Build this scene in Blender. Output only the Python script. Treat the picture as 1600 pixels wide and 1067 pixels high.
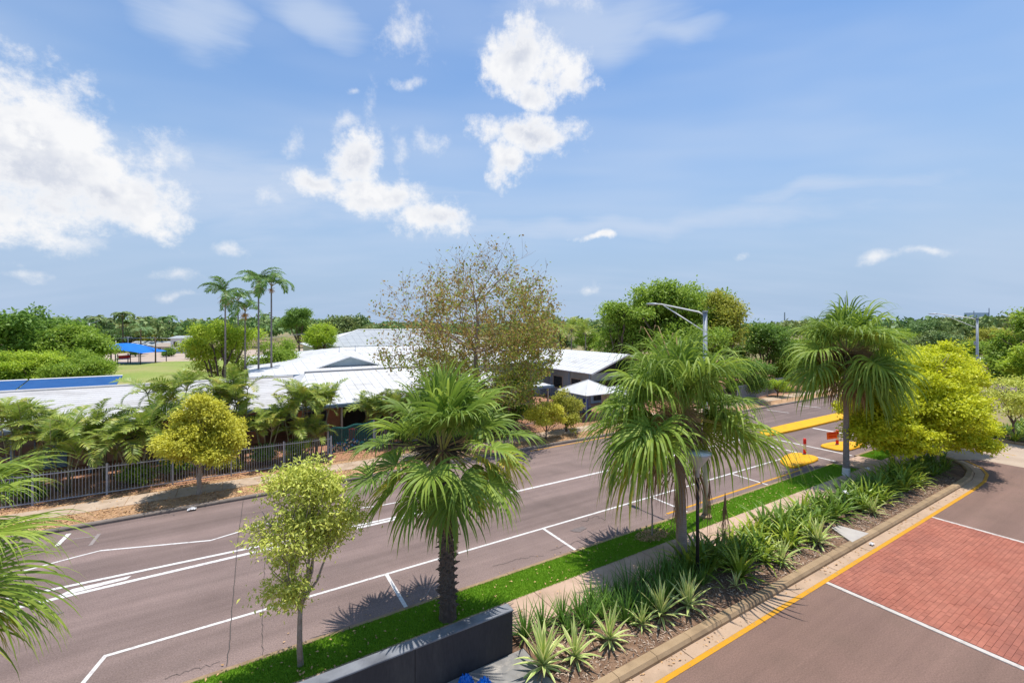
import bpy, bmesh, math, random
import numpy as np
from mathutils import Vector, Matrix, Euler

# ------------------------------------------------------------------ camera, sky, sun, exposure
for o in list(bpy.data.objects): bpy.data.objects.remove(o)
scene = bpy.context.scene
col = scene.collection
R = math.radians
CAM_H, FPX, HY = 8.0, 700.0, 507.0          # eye height in metres, focal length in photo pixels, horizon row
FW = (math.sin(R(31.54)), math.cos(R(31.54)))   # ground direction the camera looks along (x runs along the street)
RT = (FW[1], -FW[0])

cam_d = bpy.data.cameras.new('camera')
cam = bpy.data.objects.new('camera', cam_d); col.objects.link(cam)
cam.location = (0, 0, CAM_H); cam.rotation_euler = (R(90), 0, R(-31.54))
cam_d.sensor_width = 36; cam_d.lens = 36 * FPX / 1600; cam_d.shift_y = -26.5 / 1600
cam_d.clip_start = 0.1; cam_d.clip_end = 6000
scene.camera = cam

SUN_EL, SUN_AZ = 80.0, 78.0                # degrees; azimuth clockwise from +y
sd = Vector((math.sin(R(SUN_AZ)) * math.cos(R(SUN_EL)), math.cos(R(SUN_AZ)) * math.cos(R(SUN_EL)), math.sin(R(SUN_EL))))
sun_d = bpy.data.lights.new('sun', 'SUN'); sun_d.energy = 3.2; sun_d.angle = R(0.53); sun_d.color = (1.0, 0.955, 0.89)
sun = bpy.data.objects.new('sun', sun_d); col.objects.link(sun)
sun.rotation_euler = (-sd).to_track_quat('-Z', 'Y').to_euler(); sun.location = (0, 0, 60)

scene.view_settings.view_transform = 'Standard'; scene.view_settings.look = 'None'
scene.view_settings.gamma = 1.0; scene.view_settings.exposure = 0.65
scene.view_settings.use_curve_mapping = False
scene.render.resolution_x, scene.render.resolution_y = 1024, 682
try:
    scene.cycles.max_bounces = 6; scene.cycles.diffuse_bounces = 4; scene.cycles.transparent_max_bounces = 6
except Exception: pass

def build_world():
    w = bpy.data.worlds.new('World'); scene.world = w; w.use_nodes = True
    nt = w.node_tree; nt.nodes.clear(); N = nt.nodes.new; L = nt.links.new
    def math_(op, a, b=None, c=None, clamp=False):
        n = N('ShaderNodeMath'); n.operation = op; n.use_clamp = clamp
        for i, v in enumerate((a, b, c)):
            if v is None: continue
            if isinstance(v, (int, float)): n.inputs[i].default_value = v
            else: L(v, n.inputs[i])
        return n.outputs[0]
    def vec(op, a, b=None):
        n = N('ShaderNodeVectorMath'); n.operation = op
        for i, v in enumerate((a, b)):
            if v is None: continue
            if isinstance(v, tuple): n.inputs[i].default_value = v
            else: L(v, n.inputs[i])
        return n
    sky = N('ShaderNodeTexSky'); sky.sky_type = 'NISHITA'; sky.sun_disc = False
    sky.sun_elevation = R(SUN_EL); sky.sun_rotation = R(SUN_AZ); sky.air_density = 1.0; sky.dust_density = 0.3; sky.ozone_density = 5.0
    tc = N('ShaderNodeTexCoord'); d = vec('NORMALIZE', tc.outputs['Generated']).outputs[0]
    fx = vec('DOT_PRODUCT', d, (FW[0], FW[1], 0)).outputs['Value']; rx = vec('DOT_PRODUCT', d, (RT[0], RT[1], 0)).outputs['Value']
    sp = N('ShaderNodeSeparateXYZ'); L(d, sp.inputs[0]); dz = sp.outputs[2]
    az = math_('ARCTAN2', rx, fx); el = math_('ARCSINE', dz)
    P = N('ShaderNodeCombineXYZ'); L(az, P.inputs[0]); L(el, P.inputs[1]); P = P.outputs[0]
    # cloud texture coordinates: a flat layer seen from below, so that clouds get finer towards the horizon
    zz = math_('ADD', math_('MAXIMUM', dz, 0.0), 0.22)
    cx = N('ShaderNodeCombineXYZ'); L(math_('DIVIDE', rx, zz), cx.inputs[0]); L(math_('DIVIDE', fx, zz), cx.inputs[1]); L(math_('MULTIPLY', dz, 5.0), cx.inputs[2]); cx = cx.outputs[0]
    def noise(v, s, det=8, rough=0.58, dist=0.0):
        n = N('ShaderNodeTexNoise'); n.inputs['Scale'].default_value = s; n.inputs['Detail'].default_value = det
        n.inputs['Roughness'].default_value = rough; n.inputs['Distortion'].default_value = dist; L(v, n.inputs['Vector']); return n
    warp = noise(P, 6.0, 2); wv = vec('SUBTRACT', warp.outputs['Color'], (0.5, 0.5, 0.5)).outputs[0]
    Pw = vec('ADD', P, vec('MULTIPLY', wv, (0.10, 0.09, 0.0)).outputs[0]).outputs[0]
    def union(bl):
        """distance to the nearest of a set of soft ellipses on the sky; faint ones keep a minimum distance"""
        m = None
        for px, py, hw, hh, wt in bl:
            dx = px - 800.0; hyp = math.hypot(FPX, dx); a0 = math.atan2(dx, FPX); e0 = math.atan2(HY - py, hyp)
            sa = max(hw * FPX / (FPX * FPX + dx * dx), .006); se = max(hh / hyp * math.cos(e0) ** 2, .004)
            v = N('ShaderNodeVectorMath'); v.operation = 'MULTIPLY_ADD'; L(Pw, v.inputs[0]); v.inputs[1].default_value = (1 / sa, 1 / se, 0); v.inputs[2].default_value = (-a0 / sa, -e0 / se, (1 - wt) * 1.5)
            ln = vec('LENGTH', v.outputs[0]).outputs['Value']; m = ln if m is None else math_('MINIMUM', m, ln)
        return math_('MAXIMUM', math_('MULTIPLY_ADD', m, -0.8, 1.3), -1.0)
    puffs = [(-40,190,200,130,1.0),(70,205,125,98,1.0),(70,275,190,88,1.0),(180,310,120,52,1.0),(-60,310,200,66,1.0),(812,95,60,50,1.0),(875,112,46,42,0.9),(835,145,46,24,0.95),(820,212,76,30,1.0),(790,255,32,32,0.9),(560,252,36,46,0.95),(505,296,46,26,0.95),(600,312,66,30,1.0),(668,346,58,26,1.0),(928,376,27,8,0.85)]
    wisps = [(115,377,69.0,14.95,0.87),(360,383,25.3,11.5,0.92),(185,170,18.4,20.7,0.72),(265,245,25.3,25.3,0.72),(880,8,57.5,16.1,0.77),(540,185,23.0,18.4,0.87),(578,165,16.1,39.1,0.82),(678,216,34.5,17.25,0.92),(625,240,18.4,32.2,0.77),(640,128,25.3,10.35,0.74),(640,45,41.4,43.7,0.7),(1375,411,28.75,8.05,0.87),(1455,400,29.9,5.75,0.82),(920,448,20.7,8.05,0.87),(1165,396,13.8,5.75,0.72),(440,306,29.9,16.1,0.72),(465,220,16.1,25.3,0.62),(545,130,11.5,6.9,0.72),(880,60,16.1,29.9,0.67),(285,436,48.3,9.2,0.77),(272,466,39.1,4.6,0.72),(50,424,36.8,8.05,0.72)]
    n1 = noise(P, 13.0, 8, 0.68, 0.0).outputs['Fac']
    dens = math_('MULTIPLY_ADD', math_('SUBTRACT', n1, 0.5), 2.5, union(puffs))
    def ramp(x, lo, hi):
        n = N('ShaderNodeMapRange'); n.interpolation_type = 'SMOOTHSTEP'; n.inputs['From Min'].default_value = lo; n.inputs['From Max'].default_value = hi
        L(x, n.inputs['Value']); return n.outputs[0]
    cm = ramp(dens, 0.22, 0.95)
    wisp = math_('MULTIPLY', ramp(math_('MULTIPLY_ADD', math_('SUBTRACT', n1, 0.5), 4.2, union(wisps)), 0.25, 1.9), 0.8)
    cm = math_('MAXIMUM', cm, wisp)
    # thin cloud: long streaks and veils
    st = vec('MULTIPLY', cx, (0.55, 1.5, 1)).outputs[0]
    n2 = noise(st, 2.2, 5, 0.62, 0.4).outputs['Fac']
    veil_b = union([(310,30,75,50,.8),(490,20,80,35,.72),(920,40,150,60,.8),(1050,45,90,24,.75),(400,300,330,65,.72),(980,355,300,20,.85),(1280,300,150,18,.6)])
    veil = ramp(math_('MULTIPLY_ADD', math_('SUBTRACT', n2, 0.5), 1.5, veil_b), 0.05, 1.15)
    n3 = noise(st, 1.0, 3, 0.6).outputs['Fac']
    veil2 = math_('MULTIPLY', ramp(n3, 0.35, 0.8), 0.38)
    veil = math_('MAXIMUM', math_('MULTIPLY', veil, 0.68), veil2)
    # cloud brightness: bright tops, slightly grey thick parts
    thick = ramp(dens, 0.6, 1.5); n1b = noise(vec('ADD', P, (0.01, 0.045, 0.0)).outputs[0], 13.0, 3, 0.6, 0.0).outputs['Fac']; shade = math_('MULTIPLY', thick, ramp(math_('SUBTRACT', math_('ADD', n1b, math_('MULTIPLY', n3, 0.5)), n1), 0.08, 0.36))
    cmix = N('ShaderNodeMix'); cmix.data_type = 'RGBA'; L(math_('MULTIPLY', shade, 0.95), cmix.inputs[0])
    cmix.inputs[6].default_value = (5.5, 5.5, 5.55, 1); cmix.inputs[7].default_value = (3.5, 3.75, 4.35, 1)
    hs = N('ShaderNodeHueSaturation'); hs.inputs['Saturation'].default_value = 1.0; hs.inputs['Value'].default_value = 1.0; L(sky.outputs[0], hs.inputs['Color'])
    gm = N('ShaderNodeMix'); gm.data_type = 'RGBA'; gm.blend_type = 'MULTIPLY'; gm.inputs[0].default_value = 1.0
    L(hs.outputs[0], gm.inputs[6]); gm.inputs[7].default_value = SKY_TINT
    # milky air low over the horizon
    hz = N('ShaderNodeMapRange'); hz.interpolation_type = 'SMOOTHSTEP'; hz.inputs['From Min'].default_value = 0.0; hz.inputs['From Max'].default_value = 0.62
    hz.inputs['To Min'].default_value = 1.0; hz.inputs['To Max'].default_value = 0.0; L(dz, hz.inputs['Value'])
    m0 = N('ShaderNodeMix'); m0.data_type = 'RGBA'; L(hz.outputs[0], m0.inputs[0]); L(gm.outputs[2], m0.inputs[6]); m0.inputs[7].default_value = (2.35, 3.12, 4.25, 1)
    m1 = N('ShaderNodeMix'); m1.data_type = 'RGBA'; L(veil, m1.inputs[0]); L(m0.outputs[2], m1.inputs[6]); m1.inputs[7].default_value = (3.5, 4.05, 5.0, 1)
    m2 = N('ShaderNodeMix'); m2.data_type = 'RGBA'; L(math_('MULTIPLY', cm, 0.97), m2.inputs[0]); L(m1.outputs[2], m2.inputs[6]); L(cmix.outputs[2], m2.inputs[7])
    bg = N('ShaderNodeBackground'); bg.inputs['Strength'].default_value = 0.112; L(m2.outputs[2], bg.inputs['Color'])
    out = N('ShaderNodeOutputWorld'); L(bg.outputs[0], out.inputs[0])
SKY_TINT = (.86, .98, 1.03, 1)
build_world()

# ------------------------------------------------------------------ helpers
def g(px, py, z=0.0):
    """photo pixel on the plane at height z -> world x, y"""
    F = FPX * (CAM_H - z) / (py - HY); r = F * (px - 800) / FPX
    return (F * FW[0] + r * RT[0], F * FW[1] + r * RT[1])
def at(px, F):
    """photo column at forward distance F -> world x, y"""
    r = F * (px - 800) / FPX
    return (F * FW[0] + r * RT[0], F * FW[1] + r * RT[1])
def zat(py, F): return CAM_H - (py - HY) * F / FPX
ORD = ['first','second','third','fourth','fifth','sixth','seventh','eighth','ninth','tenth','eleventh','twelfth','thirteenth','fourteenth','fifteenth','sixteenth','seventeenth','eighteenth','nineteenth','twentieth']
ORD += ['twenty-' + o for o in ORD[:9]] + ['thirtieth'] + ['thirty-' + o for o in ORD[:9]]

MATS = {}
def mat(name, c1, c2=None, scale=4.0, rough=0.85, bump=0.0, bscale=60.0, c3=None, s3=0.6, f3=0.5, island=0.0, objrand=0.0, transl=0.0, metal=0.0, spec=0.3, detail=6, grain=0.0, gscale=180.0, streak=0.0, stretch=None):
    if name in MATS: return MATS[name]
    m = bpy.data.materials.new(name); m.use_nodes = True; nt = m.node_tree; N = nt.nodes.new; L = nt.links.new
    b = nt.nodes['Principled BSDF']; out = nt.nodes['Material Output']
    b.inputs['Roughness'].default_value = rough; b.inputs['Metallic'].default_value = metal
    b.inputs['Specular IOR Level'].default_value = spec
    pos = N('ShaderNodeNewGeometry').outputs['Position']
    geo = nt.nodes[-1]
    vec = pos
    if stretch:
        vm = N('ShaderNodeVectorMath'); vm.operation = 'MULTIPLY'; L(pos, vm.inputs[0]); vm.inputs[1].default_value = stretch; vec = vm.outputs[0]
    def noise(s, d=detail, v=None):
        n = N('ShaderNodeTexNoise'); n.inputs['Scale'].default_value = s; n.inputs['Detail'].default_value = d; n.inputs['Roughness'].default_value = 0.6
        L(v or vec, n.inputs['Vector']); return n.outputs['Fac']
    def mix(f, a, c, bt='MIX'):
        n = N('ShaderNodeMix'); n.data_type = 'RGBA'; n.blend_type = bt
        for i, v in ((0, f), (6, a), (7, c)):
            if isinstance(v, (int, float)): n.inputs[i].default_value = v
            elif isinstance(v, tuple): n.inputs[i].default_value = (*v, 1) if len(v) == 3 else v
            else: L(v, n.inputs[i])
        return n.outputs[2]
    def mr(x, a, c, t0=0.0, t1=1.0):
        n = N('ShaderNodeMapRange'); n.inputs['From Min'].default_value = a; n.inputs['From Max'].default_value = c
        n.inputs['To Min'].default_value = t0; n.inputs['To Max'].default_value = t1; L(x, n.inputs['Value']); return n.outputs[0]
    cur = c1
    if c2 is not None:
        f = mr(noise(scale), 0.3, 0.7)
        if island > 0:
            n = N('ShaderNodeMath'); n.operation = 'MULTIPLY_ADD'; n.use_clamp = True
            a = N('ShaderNodeMath'); a.operation = 'MULTIPLY_ADD'; L(geo.outputs['Random Per Island'], a.inputs[0]); a.inputs[1].default_value = island; a.inputs[2].default_value = -island / 2
            L(f, n.inputs[0]); n.inputs[1].default_value = 1 - island * .5; L(a.outputs[0], n.inputs[2]); 
            sh = N('ShaderNodeMath'); sh.operation = 'ADD'; sh.use_clamp = True; L(n.outputs[0], sh.inputs[0]); sh.inputs[1].default_value = island * .25; f = sh.outputs[0]
        cur = mix(f, c1, c2)
    if c3 is not None:
        cur = mix(mr(noise(s3), 1 - f3 - .12, 1 - f3 + .12), cur, c3)
    if objrand > 0 or (island > 0 and c2 is None):
        oi = N('ShaderNodeObjectInfo').outputs['Random']; ad = N('ShaderNodeMath'); ad.operation = 'ADD'; L(oi, ad.inputs[0]); L(geo.outputs['Random Per Island'], ad.inputs[1])
        fr = N('ShaderNodeMath'); fr.operation = 'FRACT'; L(ad.outputs[0], fr.inputs[0])
        k = objrand or island
        hv = N('ShaderNodeHueSaturation'); L(mr(fr.outputs[0], 0, 1, 1 - k, 1 + k), hv.inputs['Value'])
        if isinstance(cur, tuple): hv.inputs['Color'].default_value = (*cur, 1)
        else: L(cur, hv.inputs['Color'])
        cur = hv.outputs[0]
    if streak > 0:
        sv = N('ShaderNodeVectorMath'); sv.operation = 'MULTIPLY'; L(pos, sv.inputs[0]); sv.inputs[1].default_value = (.035, .75, 1)
        hv = N('ShaderNodeHueSaturation'); L(mr(noise(1.0, 5, sv.outputs[0]), 0.3, 0.7, 1 - streak, 1 + streak), hv.inputs['Value'])
        if isinstance(cur, tuple): hv.inputs['Color'].default_value = (*cur, 1)
        else: L(cur, hv.inputs['Color'])
        cur = hv.outputs[0]
    if grain > 0:
        gn = mr(noise(gscale, 2), 0.25, 0.75, 1 - grain, 1 + grain)
        hv = N('ShaderNodeHueSaturation'); L(gn, hv.inputs['Value'])
        if isinstance(cur, tuple): hv.inputs['Color'].default_value = (*cur, 1)
        else: L(cur, hv.inputs['Color'])
        cur = hv.outputs[0]
    if isinstance(cur, tuple): b.inputs['Base Color'].default_value = (*cur, 1)
    else: L(cur, b.inputs['Base Color'])
    if bump > 0:
        bp = N('ShaderNodeBump'); bp.inputs['Strength'].default_value = bump; bp.inputs['Distance'].default_value = 0.02; L(noise(bscale, 4), bp.inputs['Height']); L(bp.outputs[0], b.inputs['Normal'])
    if transl > 0:
        t = N('ShaderNodeBsdfTranslucent')
        if isinstance(cur, tuple): t.inputs['Color'].default_value = (*cur, 1)
        else: L(cur, t.inputs['Color'])
        ms = N('ShaderNodeMixShader'); ms.inputs[0].default_value = transl; L(b.outputs[0], ms.inputs[1]); L(t.outputs[0], ms.inputs[2]); L(ms.outputs[0], out.inputs['Surface'])
    MATS[name] = m
    return m

def link(o, parent=None):
    col.objects.link(o)
    if parent is not None: o.parent = parent
    return o
def tag(o, label=None, cat=None, group=None, kind=None):
    if label: o['label'] = label
    if cat: o['category'] = cat
    if group: o['group'] = group
    if kind: o['kind'] = kind
    return o
def empty(name, loc=(0, 0, 0), rz=0.0, label=None, cat=None, group=None, sc=1.0):
    o = bpy.data.objects.new(name, None); o.empty_display_size = 0.2
    o.location = loc if len(loc) == 3 else (*loc, 0); o.rotation_euler = (0, 0, rz); o.scale = (sc, sc, sc); link(o); return tag(o, label, cat, group)
def inst(name, mesh, parent=None, loc=(0, 0, 0), rot=(0, 0, 0), sc=(1, 1, 1)):
    o = bpy.data.objects.new(name, mesh); o.location = loc; o.rotation_euler = rot
    o.scale = sc if isinstance(sc, tuple) else (sc, sc, sc); return link(o, parent)
def np_mesh(name, V, Fq, m, smooth=False):
    """quads from arrays"""
    V = np.asarray(V, dtype=np.float32); Fq = np.asarray(Fq, dtype=np.int32); k = Fq.shape[1]
    me = bpy.data.meshes.new(name); me.vertices.add(len(V)); me.vertices.foreach_set('co', V.ravel())
    me.loops.add(Fq.size); me.loops.foreach_set('vertex_index', Fq.ravel()); me.polygons.add(len(Fq))
    me.polygons.foreach_set('loop_start', np.arange(0, Fq.size, k, dtype=np.int32))
    if smooth: me.polygons.foreach_set('use_smooth', np.ones(len(Fq), dtype=bool))
    me.update(calc_edges=True); me.validate()
    for q in (m if isinstance(m, (list, tuple)) else [m]): me.materials.append(q)
    return me

class MB:
    def __init__(s): s.v = []; s.f = []; s.mi = []; s.cur = 0
    def add(s, vs, fs):
        n = len(s.v); s.v += [tuple(p) for p in vs]; s.f += [tuple(i + n for i in f) for f in fs]; s.mi += [s.cur] * len(fs); return s
    def box(s, x0, x1, y0, y1, z0, z1):
        return s.add([(x0,y0,z0),(x1,y0,z0),(x1,y1,z0),(x0,y1,z0),(x0,y0,z1),(x1,y0,z1),(x1,y1,z1),(x0,y1,z1)],
                     [(0,3,2,1),(4,5,6,7),(0,1,5,4),(1,2,6,5),(2,3,7,6),(3,0,4,7)])
    def bbox(s, x0, x1, y0, y1, z0, z1, b=0.02):
        """box with chamfered top edges"""
        return s.add([(x0,y0,z0),(x1,y0,z0),(x1,y1,z0),(x0,y1,z0),(x0,y0,z1-b),(x1,y0,z1-b),(x1,y1,z1-b),(x0,y1,z1-b),(x0+b,y0+b,z1),(x1-b,y0+b,z1),(x1-b,y1-b,z1),(x0+b,y1-b,z1)],
                     [(0,3,2,1),(8,9,10,11),(0,1,5,4),(1,2,6,5),(2,3,7,6),(3,0,4,7),(4,5,9,8),(5,6,10,9),(6,7,11,10),(7,4,8,11)])
    def prism(s, poly, z0, z1, b=0.0):
        n = len(poly); cx = sum(p[0] for p in poly) / n; cy = sum(p[1] for p in poly) / n
        vs = [(x, y, z0) for x, y in poly] + [(x, y, z1 - b) for x, y in poly]
        fs = [(i, (i + 1) % n, n + (i + 1) % n, n + i) for i in range(n)]
        if b > 0:
            top = []
            for x, y in poly:
                d = math.hypot(x - cx, y - cy); k = max(0, (d - b * 1.3) / d); top.append((cx + (x - cx) * k, cy + (y - cy) * k, z1))
            vs += top; fs += [(n + i, n + (i + 1) % n, 2 * n + (i + 1) % n, 2 * n + i) for i in range(n)]; fs.append(tuple(range(2 * n, 3 * n)))
        else: fs.append(tuple(range(n, 2 * n)))
        return s.add(vs, fs)
    def sheet(s, poly, z): return s.add([(x, y, z) for x, y in poly], [tuple(range(len(poly)))])
    def rect(s, x0, x1, y0, y1, z): return s.sheet([(x0,y0),(x1,y0),(x1,y1),(x0,y1)], z)
    def strip(s, pts, w, z):
        """flat painted line along a polyline"""
        P = [Vector((p[0], p[1])) for p in pts]; L_, R_ = [], []
        for i, p in enumerate(P):
            t = (P[min(i + 1, len(P) - 1)] - P[max(i - 1, 0)]).normalized(); nrm = Vector((-t.y, t.x)) * w / 2; L_.append(p + nrm); R_.append(p - nrm)
        n = len(P); return s.add([(p.x, p.y, z) for p in R_] + [(p.x, p.y, z) for p in L_], [(i, i + 1, n + i + 1, n + i) for i in range(n - 1)])
    def tube(s, pts, rad, k=6, cap=True):
        P = [Vector(p) for p in pts]; n = len(P); rad = rad if isinstance(rad, (list, tuple)) else [rad] * n
        base = len(s.v); ref = Vector((0, 0, 1)); vs, fs = [], []
        for i, p in enumerate(P):
            t = (P[min(i + 1, n - 1)] - P[max(i - 1, 0)])
            t = t.normalized() if t.length > 1e-9 else Vector((0, 0, 1))
            a = t.cross(Vector((1, 0, 0)) if abs(t.x) < 0.8 else Vector((0, 1, 0))).normalized(); b = t.cross(a)
            for j in range(k):
                q = 2 * math.pi * j / k; vs.append(p + (a * math.cos(q) + b * math.sin(q)) * rad[i])
        for i in range(n - 1):
            for j in range(k): fs.append((i * k + j, i * k + (j + 1) % k, (i + 1) * k + (j + 1) % k, (i + 1) * k + j))
        if cap: fs += [tuple(range(k - 1, -1, -1)), tuple((n - 1) * k + j for j in range(k))]
        return s.add(vs, fs)
    def lathe(s, prof, k=16, c=(0, 0, 0)):
        n = len(prof); vs = [(c[0] + r * math.cos(2*math.pi*j/k), c[1] + r * math.sin(2*math.pi*j/k), c[2] + z) for r, z in prof for j in range(k)]
        return s.add(vs, [(i*k+j, i*k+(j+1)%k, (i+1)*k+(j+1)%k, (i+1)*k+j) for i in range(n-1) for j in range(k)])
    def mesh(s, name, m, smooth=False):
        me = bpy.data.meshes.new(name); me.from_pydata(s.v, [], s.f)
        ms = m if isinstance(m, (list, tuple)) else [m]
        for q in ms: me.materials.append(q)
        if len(ms) > 1: me.polygons.foreach_set('material_index', s.mi)
        if smooth: me.polygons.foreach_set('use_smooth', [True] * len(me.polygons))
        me.update(); return me
    def build(s, name, m, parent=None, smooth=False, **kw):
        o = link(bpy.data.objects.new(name, s.mesh(name, m, smooth)), parent); return tag(o, **kw)

def leafcards(C, D, Nn, Ln, Wd, fold=0.18):
    """one folded four-cornered leaf per row"""
    D = D / np.linalg.norm(D, axis=1, keepdims=True); S = np.cross(D, Nn); S /= (np.linalg.norm(S, axis=1, keepdims=True) + 1e-9); U = np.cross(S, D)
    Ln = Ln[:, None]; Wd = Wd[:, None]
    b = C; t = C + D * Ln - U * Ln * 0.12; l = C + D * Ln * .45 + S * Wd * .5 + U * Wd * fold; r = C + D * Ln * .45 - S * Wd * .5 + U * Wd * fold
    V = np.stack([b, r, t, l], 1).reshape(-1, 3); return V, np.arange(len(V)).reshape(-1, 4)
def unit(rng, n):
    v = rng.normal(size=(n, 3)); return v / np.linalg.norm(v, axis=1, keepdims=True)
def crown_mesh(name, lobes, clumps, per, leaf, cr, m, seed, droop=0.3, inner=0.62, low=-0.55, flat=0.6, aspect=0.5):
    rng = np.random.default_rng(seed); Lb = np.array(lobes, float)
    wts = (Lb[:, 3] * Lb[:, 4] * Lb[:, 5]) ** (2 / 3); wts /= wts.sum(); idx = rng.choice(len(Lb), clumps, p=wts)
    u = unit(rng, clumps * 3); u = u[u[:, 2] > low][:clumps]; idx = idx[:len(u)]
    r = rng.uniform(inner, 1.0, len(u)) ** 0.6 * (1 + rng.normal(0, .07, len(u)))
    C = Lb[idx, :3] + u * Lb[idx, 3:6] * r[:, None]
    C[:, 2] = np.maximum(C[:, 2], 0.25)
    k = len(C) * per; CC = np.repeat(C, per, 0); UU = np.repeat(u, per, 0); rad = np.repeat(rng.uniform(.6, 1.35, len(C)), per)
    P = CC + rng.normal(size=(k, 3)) * cr * rad[:, None] * np.array([1, 1, flat])
    D = UU * 0.7 + unit(rng, k) * 0.9 + np.array([0, 0, -droop]); Nn = unit(rng, k) * 0.7 + np.array([0, 0, .7]) + UU * .9
    ln = leaf * rng.uniform(.6, 1.3, k); V, Fq = leafcards(P, D, Nn, ln, ln * aspect * rng.uniform(.8, 1.2, k))
    return np_mesh(name, V, Fq, m)
def sublobes(lobes, n, seed, size=.42, flat=.62):
    rn = random.Random(seed); out = []
    for L_ in lobes:
        for i in range(n):
            u = Vector((rn.gauss(0, 1), rn.gauss(0, 1), rn.gauss(.25, 1))).normalized(); k = rn.uniform(.55, .95); s = size * rn.uniform(.7, 1.3)
            r = (L_[3] + L_[4]) / 2; out.append((L_[0] + u.x * L_[3] * k, L_[1] + u.y * L_[4] * k, L_[2] + u.z * L_[5] * k, r * s, r * s, max(L_[5] * s, r * s * flat)))
    return out
def limb_path(a, b, rnd, n=5, sag=0.12):
    a, b = Vector(a), Vector(b); L_ = (b - a).length; pts = []
    for i in range(n + 1):
        t = i / n; p = a.lerp(b, t); k = math.sin(math.pi * t) * L_ * sag
        pts.append(p + Vector((rnd.uniform(-1, 1) * k * .5, rnd.uniform(-1, 1) * k * .5, -k * .35)))
    pts[0] = a; pts[-1] = b; return pts
def tree(name, label, loc, lobes, fork, tr, leafm, barkm, clumps, per, leaf, cr, seed, cat='tree', group=None, twigs=3, lean=(0, 0), k=7, rz=0.0, sub=0, **kw):
    """trunk with limbs to every lobe, leaves as folded cards spread through the lobes"""
    rnd = random.Random(seed); t = empty(name, (loc[0], loc[1], 0), rz, label, cat, group)
    mb = MB(); top = Vector((lean[0], lean[1], fork)); pts = limb_path((0, 0, -.15), top, rnd, 5, .05); mb.tube(pts, [tr * (1.25 if i == 0 else 1 - .07 * i) for i in range(6)], k)
    bb = MB()
    for L_ in lobes:
        c = Vector(L_[:3]); q = limb_path(top - Vector((0, 0, rnd.uniform(0, fork * .2))), c, rnd); bb.tube(q, [tr * .55 * (1 - .13 * i) for i in range(6)], 5)
        for j in range(twigs):
            uu = Vector((rnd.gauss(0, 1), rnd.gauss(0, 1), abs(rnd.gauss(0, 1)) * .8)).normalized(); e = c + Vector((uu.x * L_[3], uu.y * L_[4], uu.z * L_[5])) * .92
            bb.tube(limb_path(q[rnd.choice((3, 4, 5))], e, rnd, 4), [tr * .24 * (1 - .2 * i) for i in range(5)], 4)
    mb.build('trunk', barkm, t, True); bb.build('branches', barkm, t, True)
    link(bpy.data.objects.new('crown', crown_mesh('crown', sublobes(lobes, sub, seed) if sub else lobes, clumps, per, leaf, cr, leafm, seed, **kw)), t)
    return t
# ------------------------------------------------------------------ materials
ASPH = mat('asphalt', (0.184,0.132,0.116), (0.229,0.166,0.147), 0.55, .92, .25, 220, c3=(0.149,0.110,0.096), s3=.28, f3=.36, grain=.34, gscale=30, streak=.30)
ASPH2 = mat('car_park_asphalt', (0.185,0.117,0.090), (0.224,0.137,0.107), 0.8, .92, .25, 220, c3=(0.159,0.100,0.080), s3=.4, f3=.36, grain=.28, gscale=30, streak=.2)
CONC = mat('concrete', (0.408,0.281,0.185), (0.494,0.348,0.237), 1.6, .9, .2, 90, c3=(0.312,0.218,0.145), s3=1.1, f3=.36, grain=.1, gscale=70)
KERBM = mat('kerb_concrete', (0.283,0.192,0.107), (0.368,0.258,0.152), 2.2, .9, .2, 90, c3=(0.212,0.145,0.085), s3=2.0, f3=.38, objrand=.12, grain=.14, gscale=60)
FKERB = mat('old_kerb_concrete', (0.157,0.131,0.110), (0.244,0.197,0.165), 2.5, .92, .2, 90, objrand=.12, grain=.15)
PATHM = mat('footpath_concrete', (0.452,0.309,0.221), (0.544,0.384,0.281), 1.3, .92, .15, 100, c3=(0.380,0.259,0.183), s3=1.5, f3=.38, objrand=.06, grain=.08, gscale=60)
FPATH = mat('old_footpath_concrete', (0.409,0.306,0.218), (0.533,0.411,0.302), 1.4, .92, .15, 100, c3=(0.306,0.212,0.132), s3=.9, f3=.4, objrand=.07, grain=.1)
SLABM = mat('stained_concrete', (0.188,0.177,0.165), (0.287,0.276,0.258), 2.2, .9, .2, 60, c3=(0.551,0.485,0.408), s3=2.4, f3=.36, grain=.12)
DRIVE = mat('pale_driveway_concrete', (0.396,0.300,0.221), (0.472,0.370,0.278), .8, .92, .2, 90, c3=(0.330,0.237,0.171), s3=.35, f3=.4, grain=.1, stretch=(1, .35, 1))
BRICK = mat('red_paver', (0.330,0.109,0.070), (0.393,0.148,0.098), 1.0, .9, .25, 120, c3=(0.265,0.098,0.070), s3=.55, f3=.4, objrand=.10, grain=.12, gscale=80)
SAND = mat('joint_sand', (0.536,0.208,0.145), (0.731,0.293,0.208), 4, .95)
WHITE = mat('white_road_paint', (0.693,0.668,0.641), (0.606,0.582,0.554), 3.0, .75, c3=(0.318,0.254,0.241), s3=9.0, f3=.37, grain=.06)
CREAM = mat('worn_white_paint', (0.585,0.538,0.481), (0.472,0.415,0.368), 3.0, .8, c3=(0.283,0.236,0.208), s3=5.0, f3=.36)
FAINT = mat('faded_white_paint', (0.307,0.267,0.250), (0.245,0.204,0.189), 6.0, .85)
YELL = mat('yellow_road_paint', (0.641,0.304,0.009), (0.554,0.251,0.009), 2.5, .7, c3=(0.330,0.216,0.076), s3=8.0, f3=.37, grain=.06)
ISLE = mat('yellow_island_paint', (0.813,0.413,0.003), (0.737,0.359,0.003), 1.6, .65, c3=(0.566,0.296,0.019), s3=3.0, f3=.36, grain=.05)
TAR = mat('crack_filler', (0.057,0.047,0.044), (0.094,0.080,0.074), 6, .8)
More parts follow.
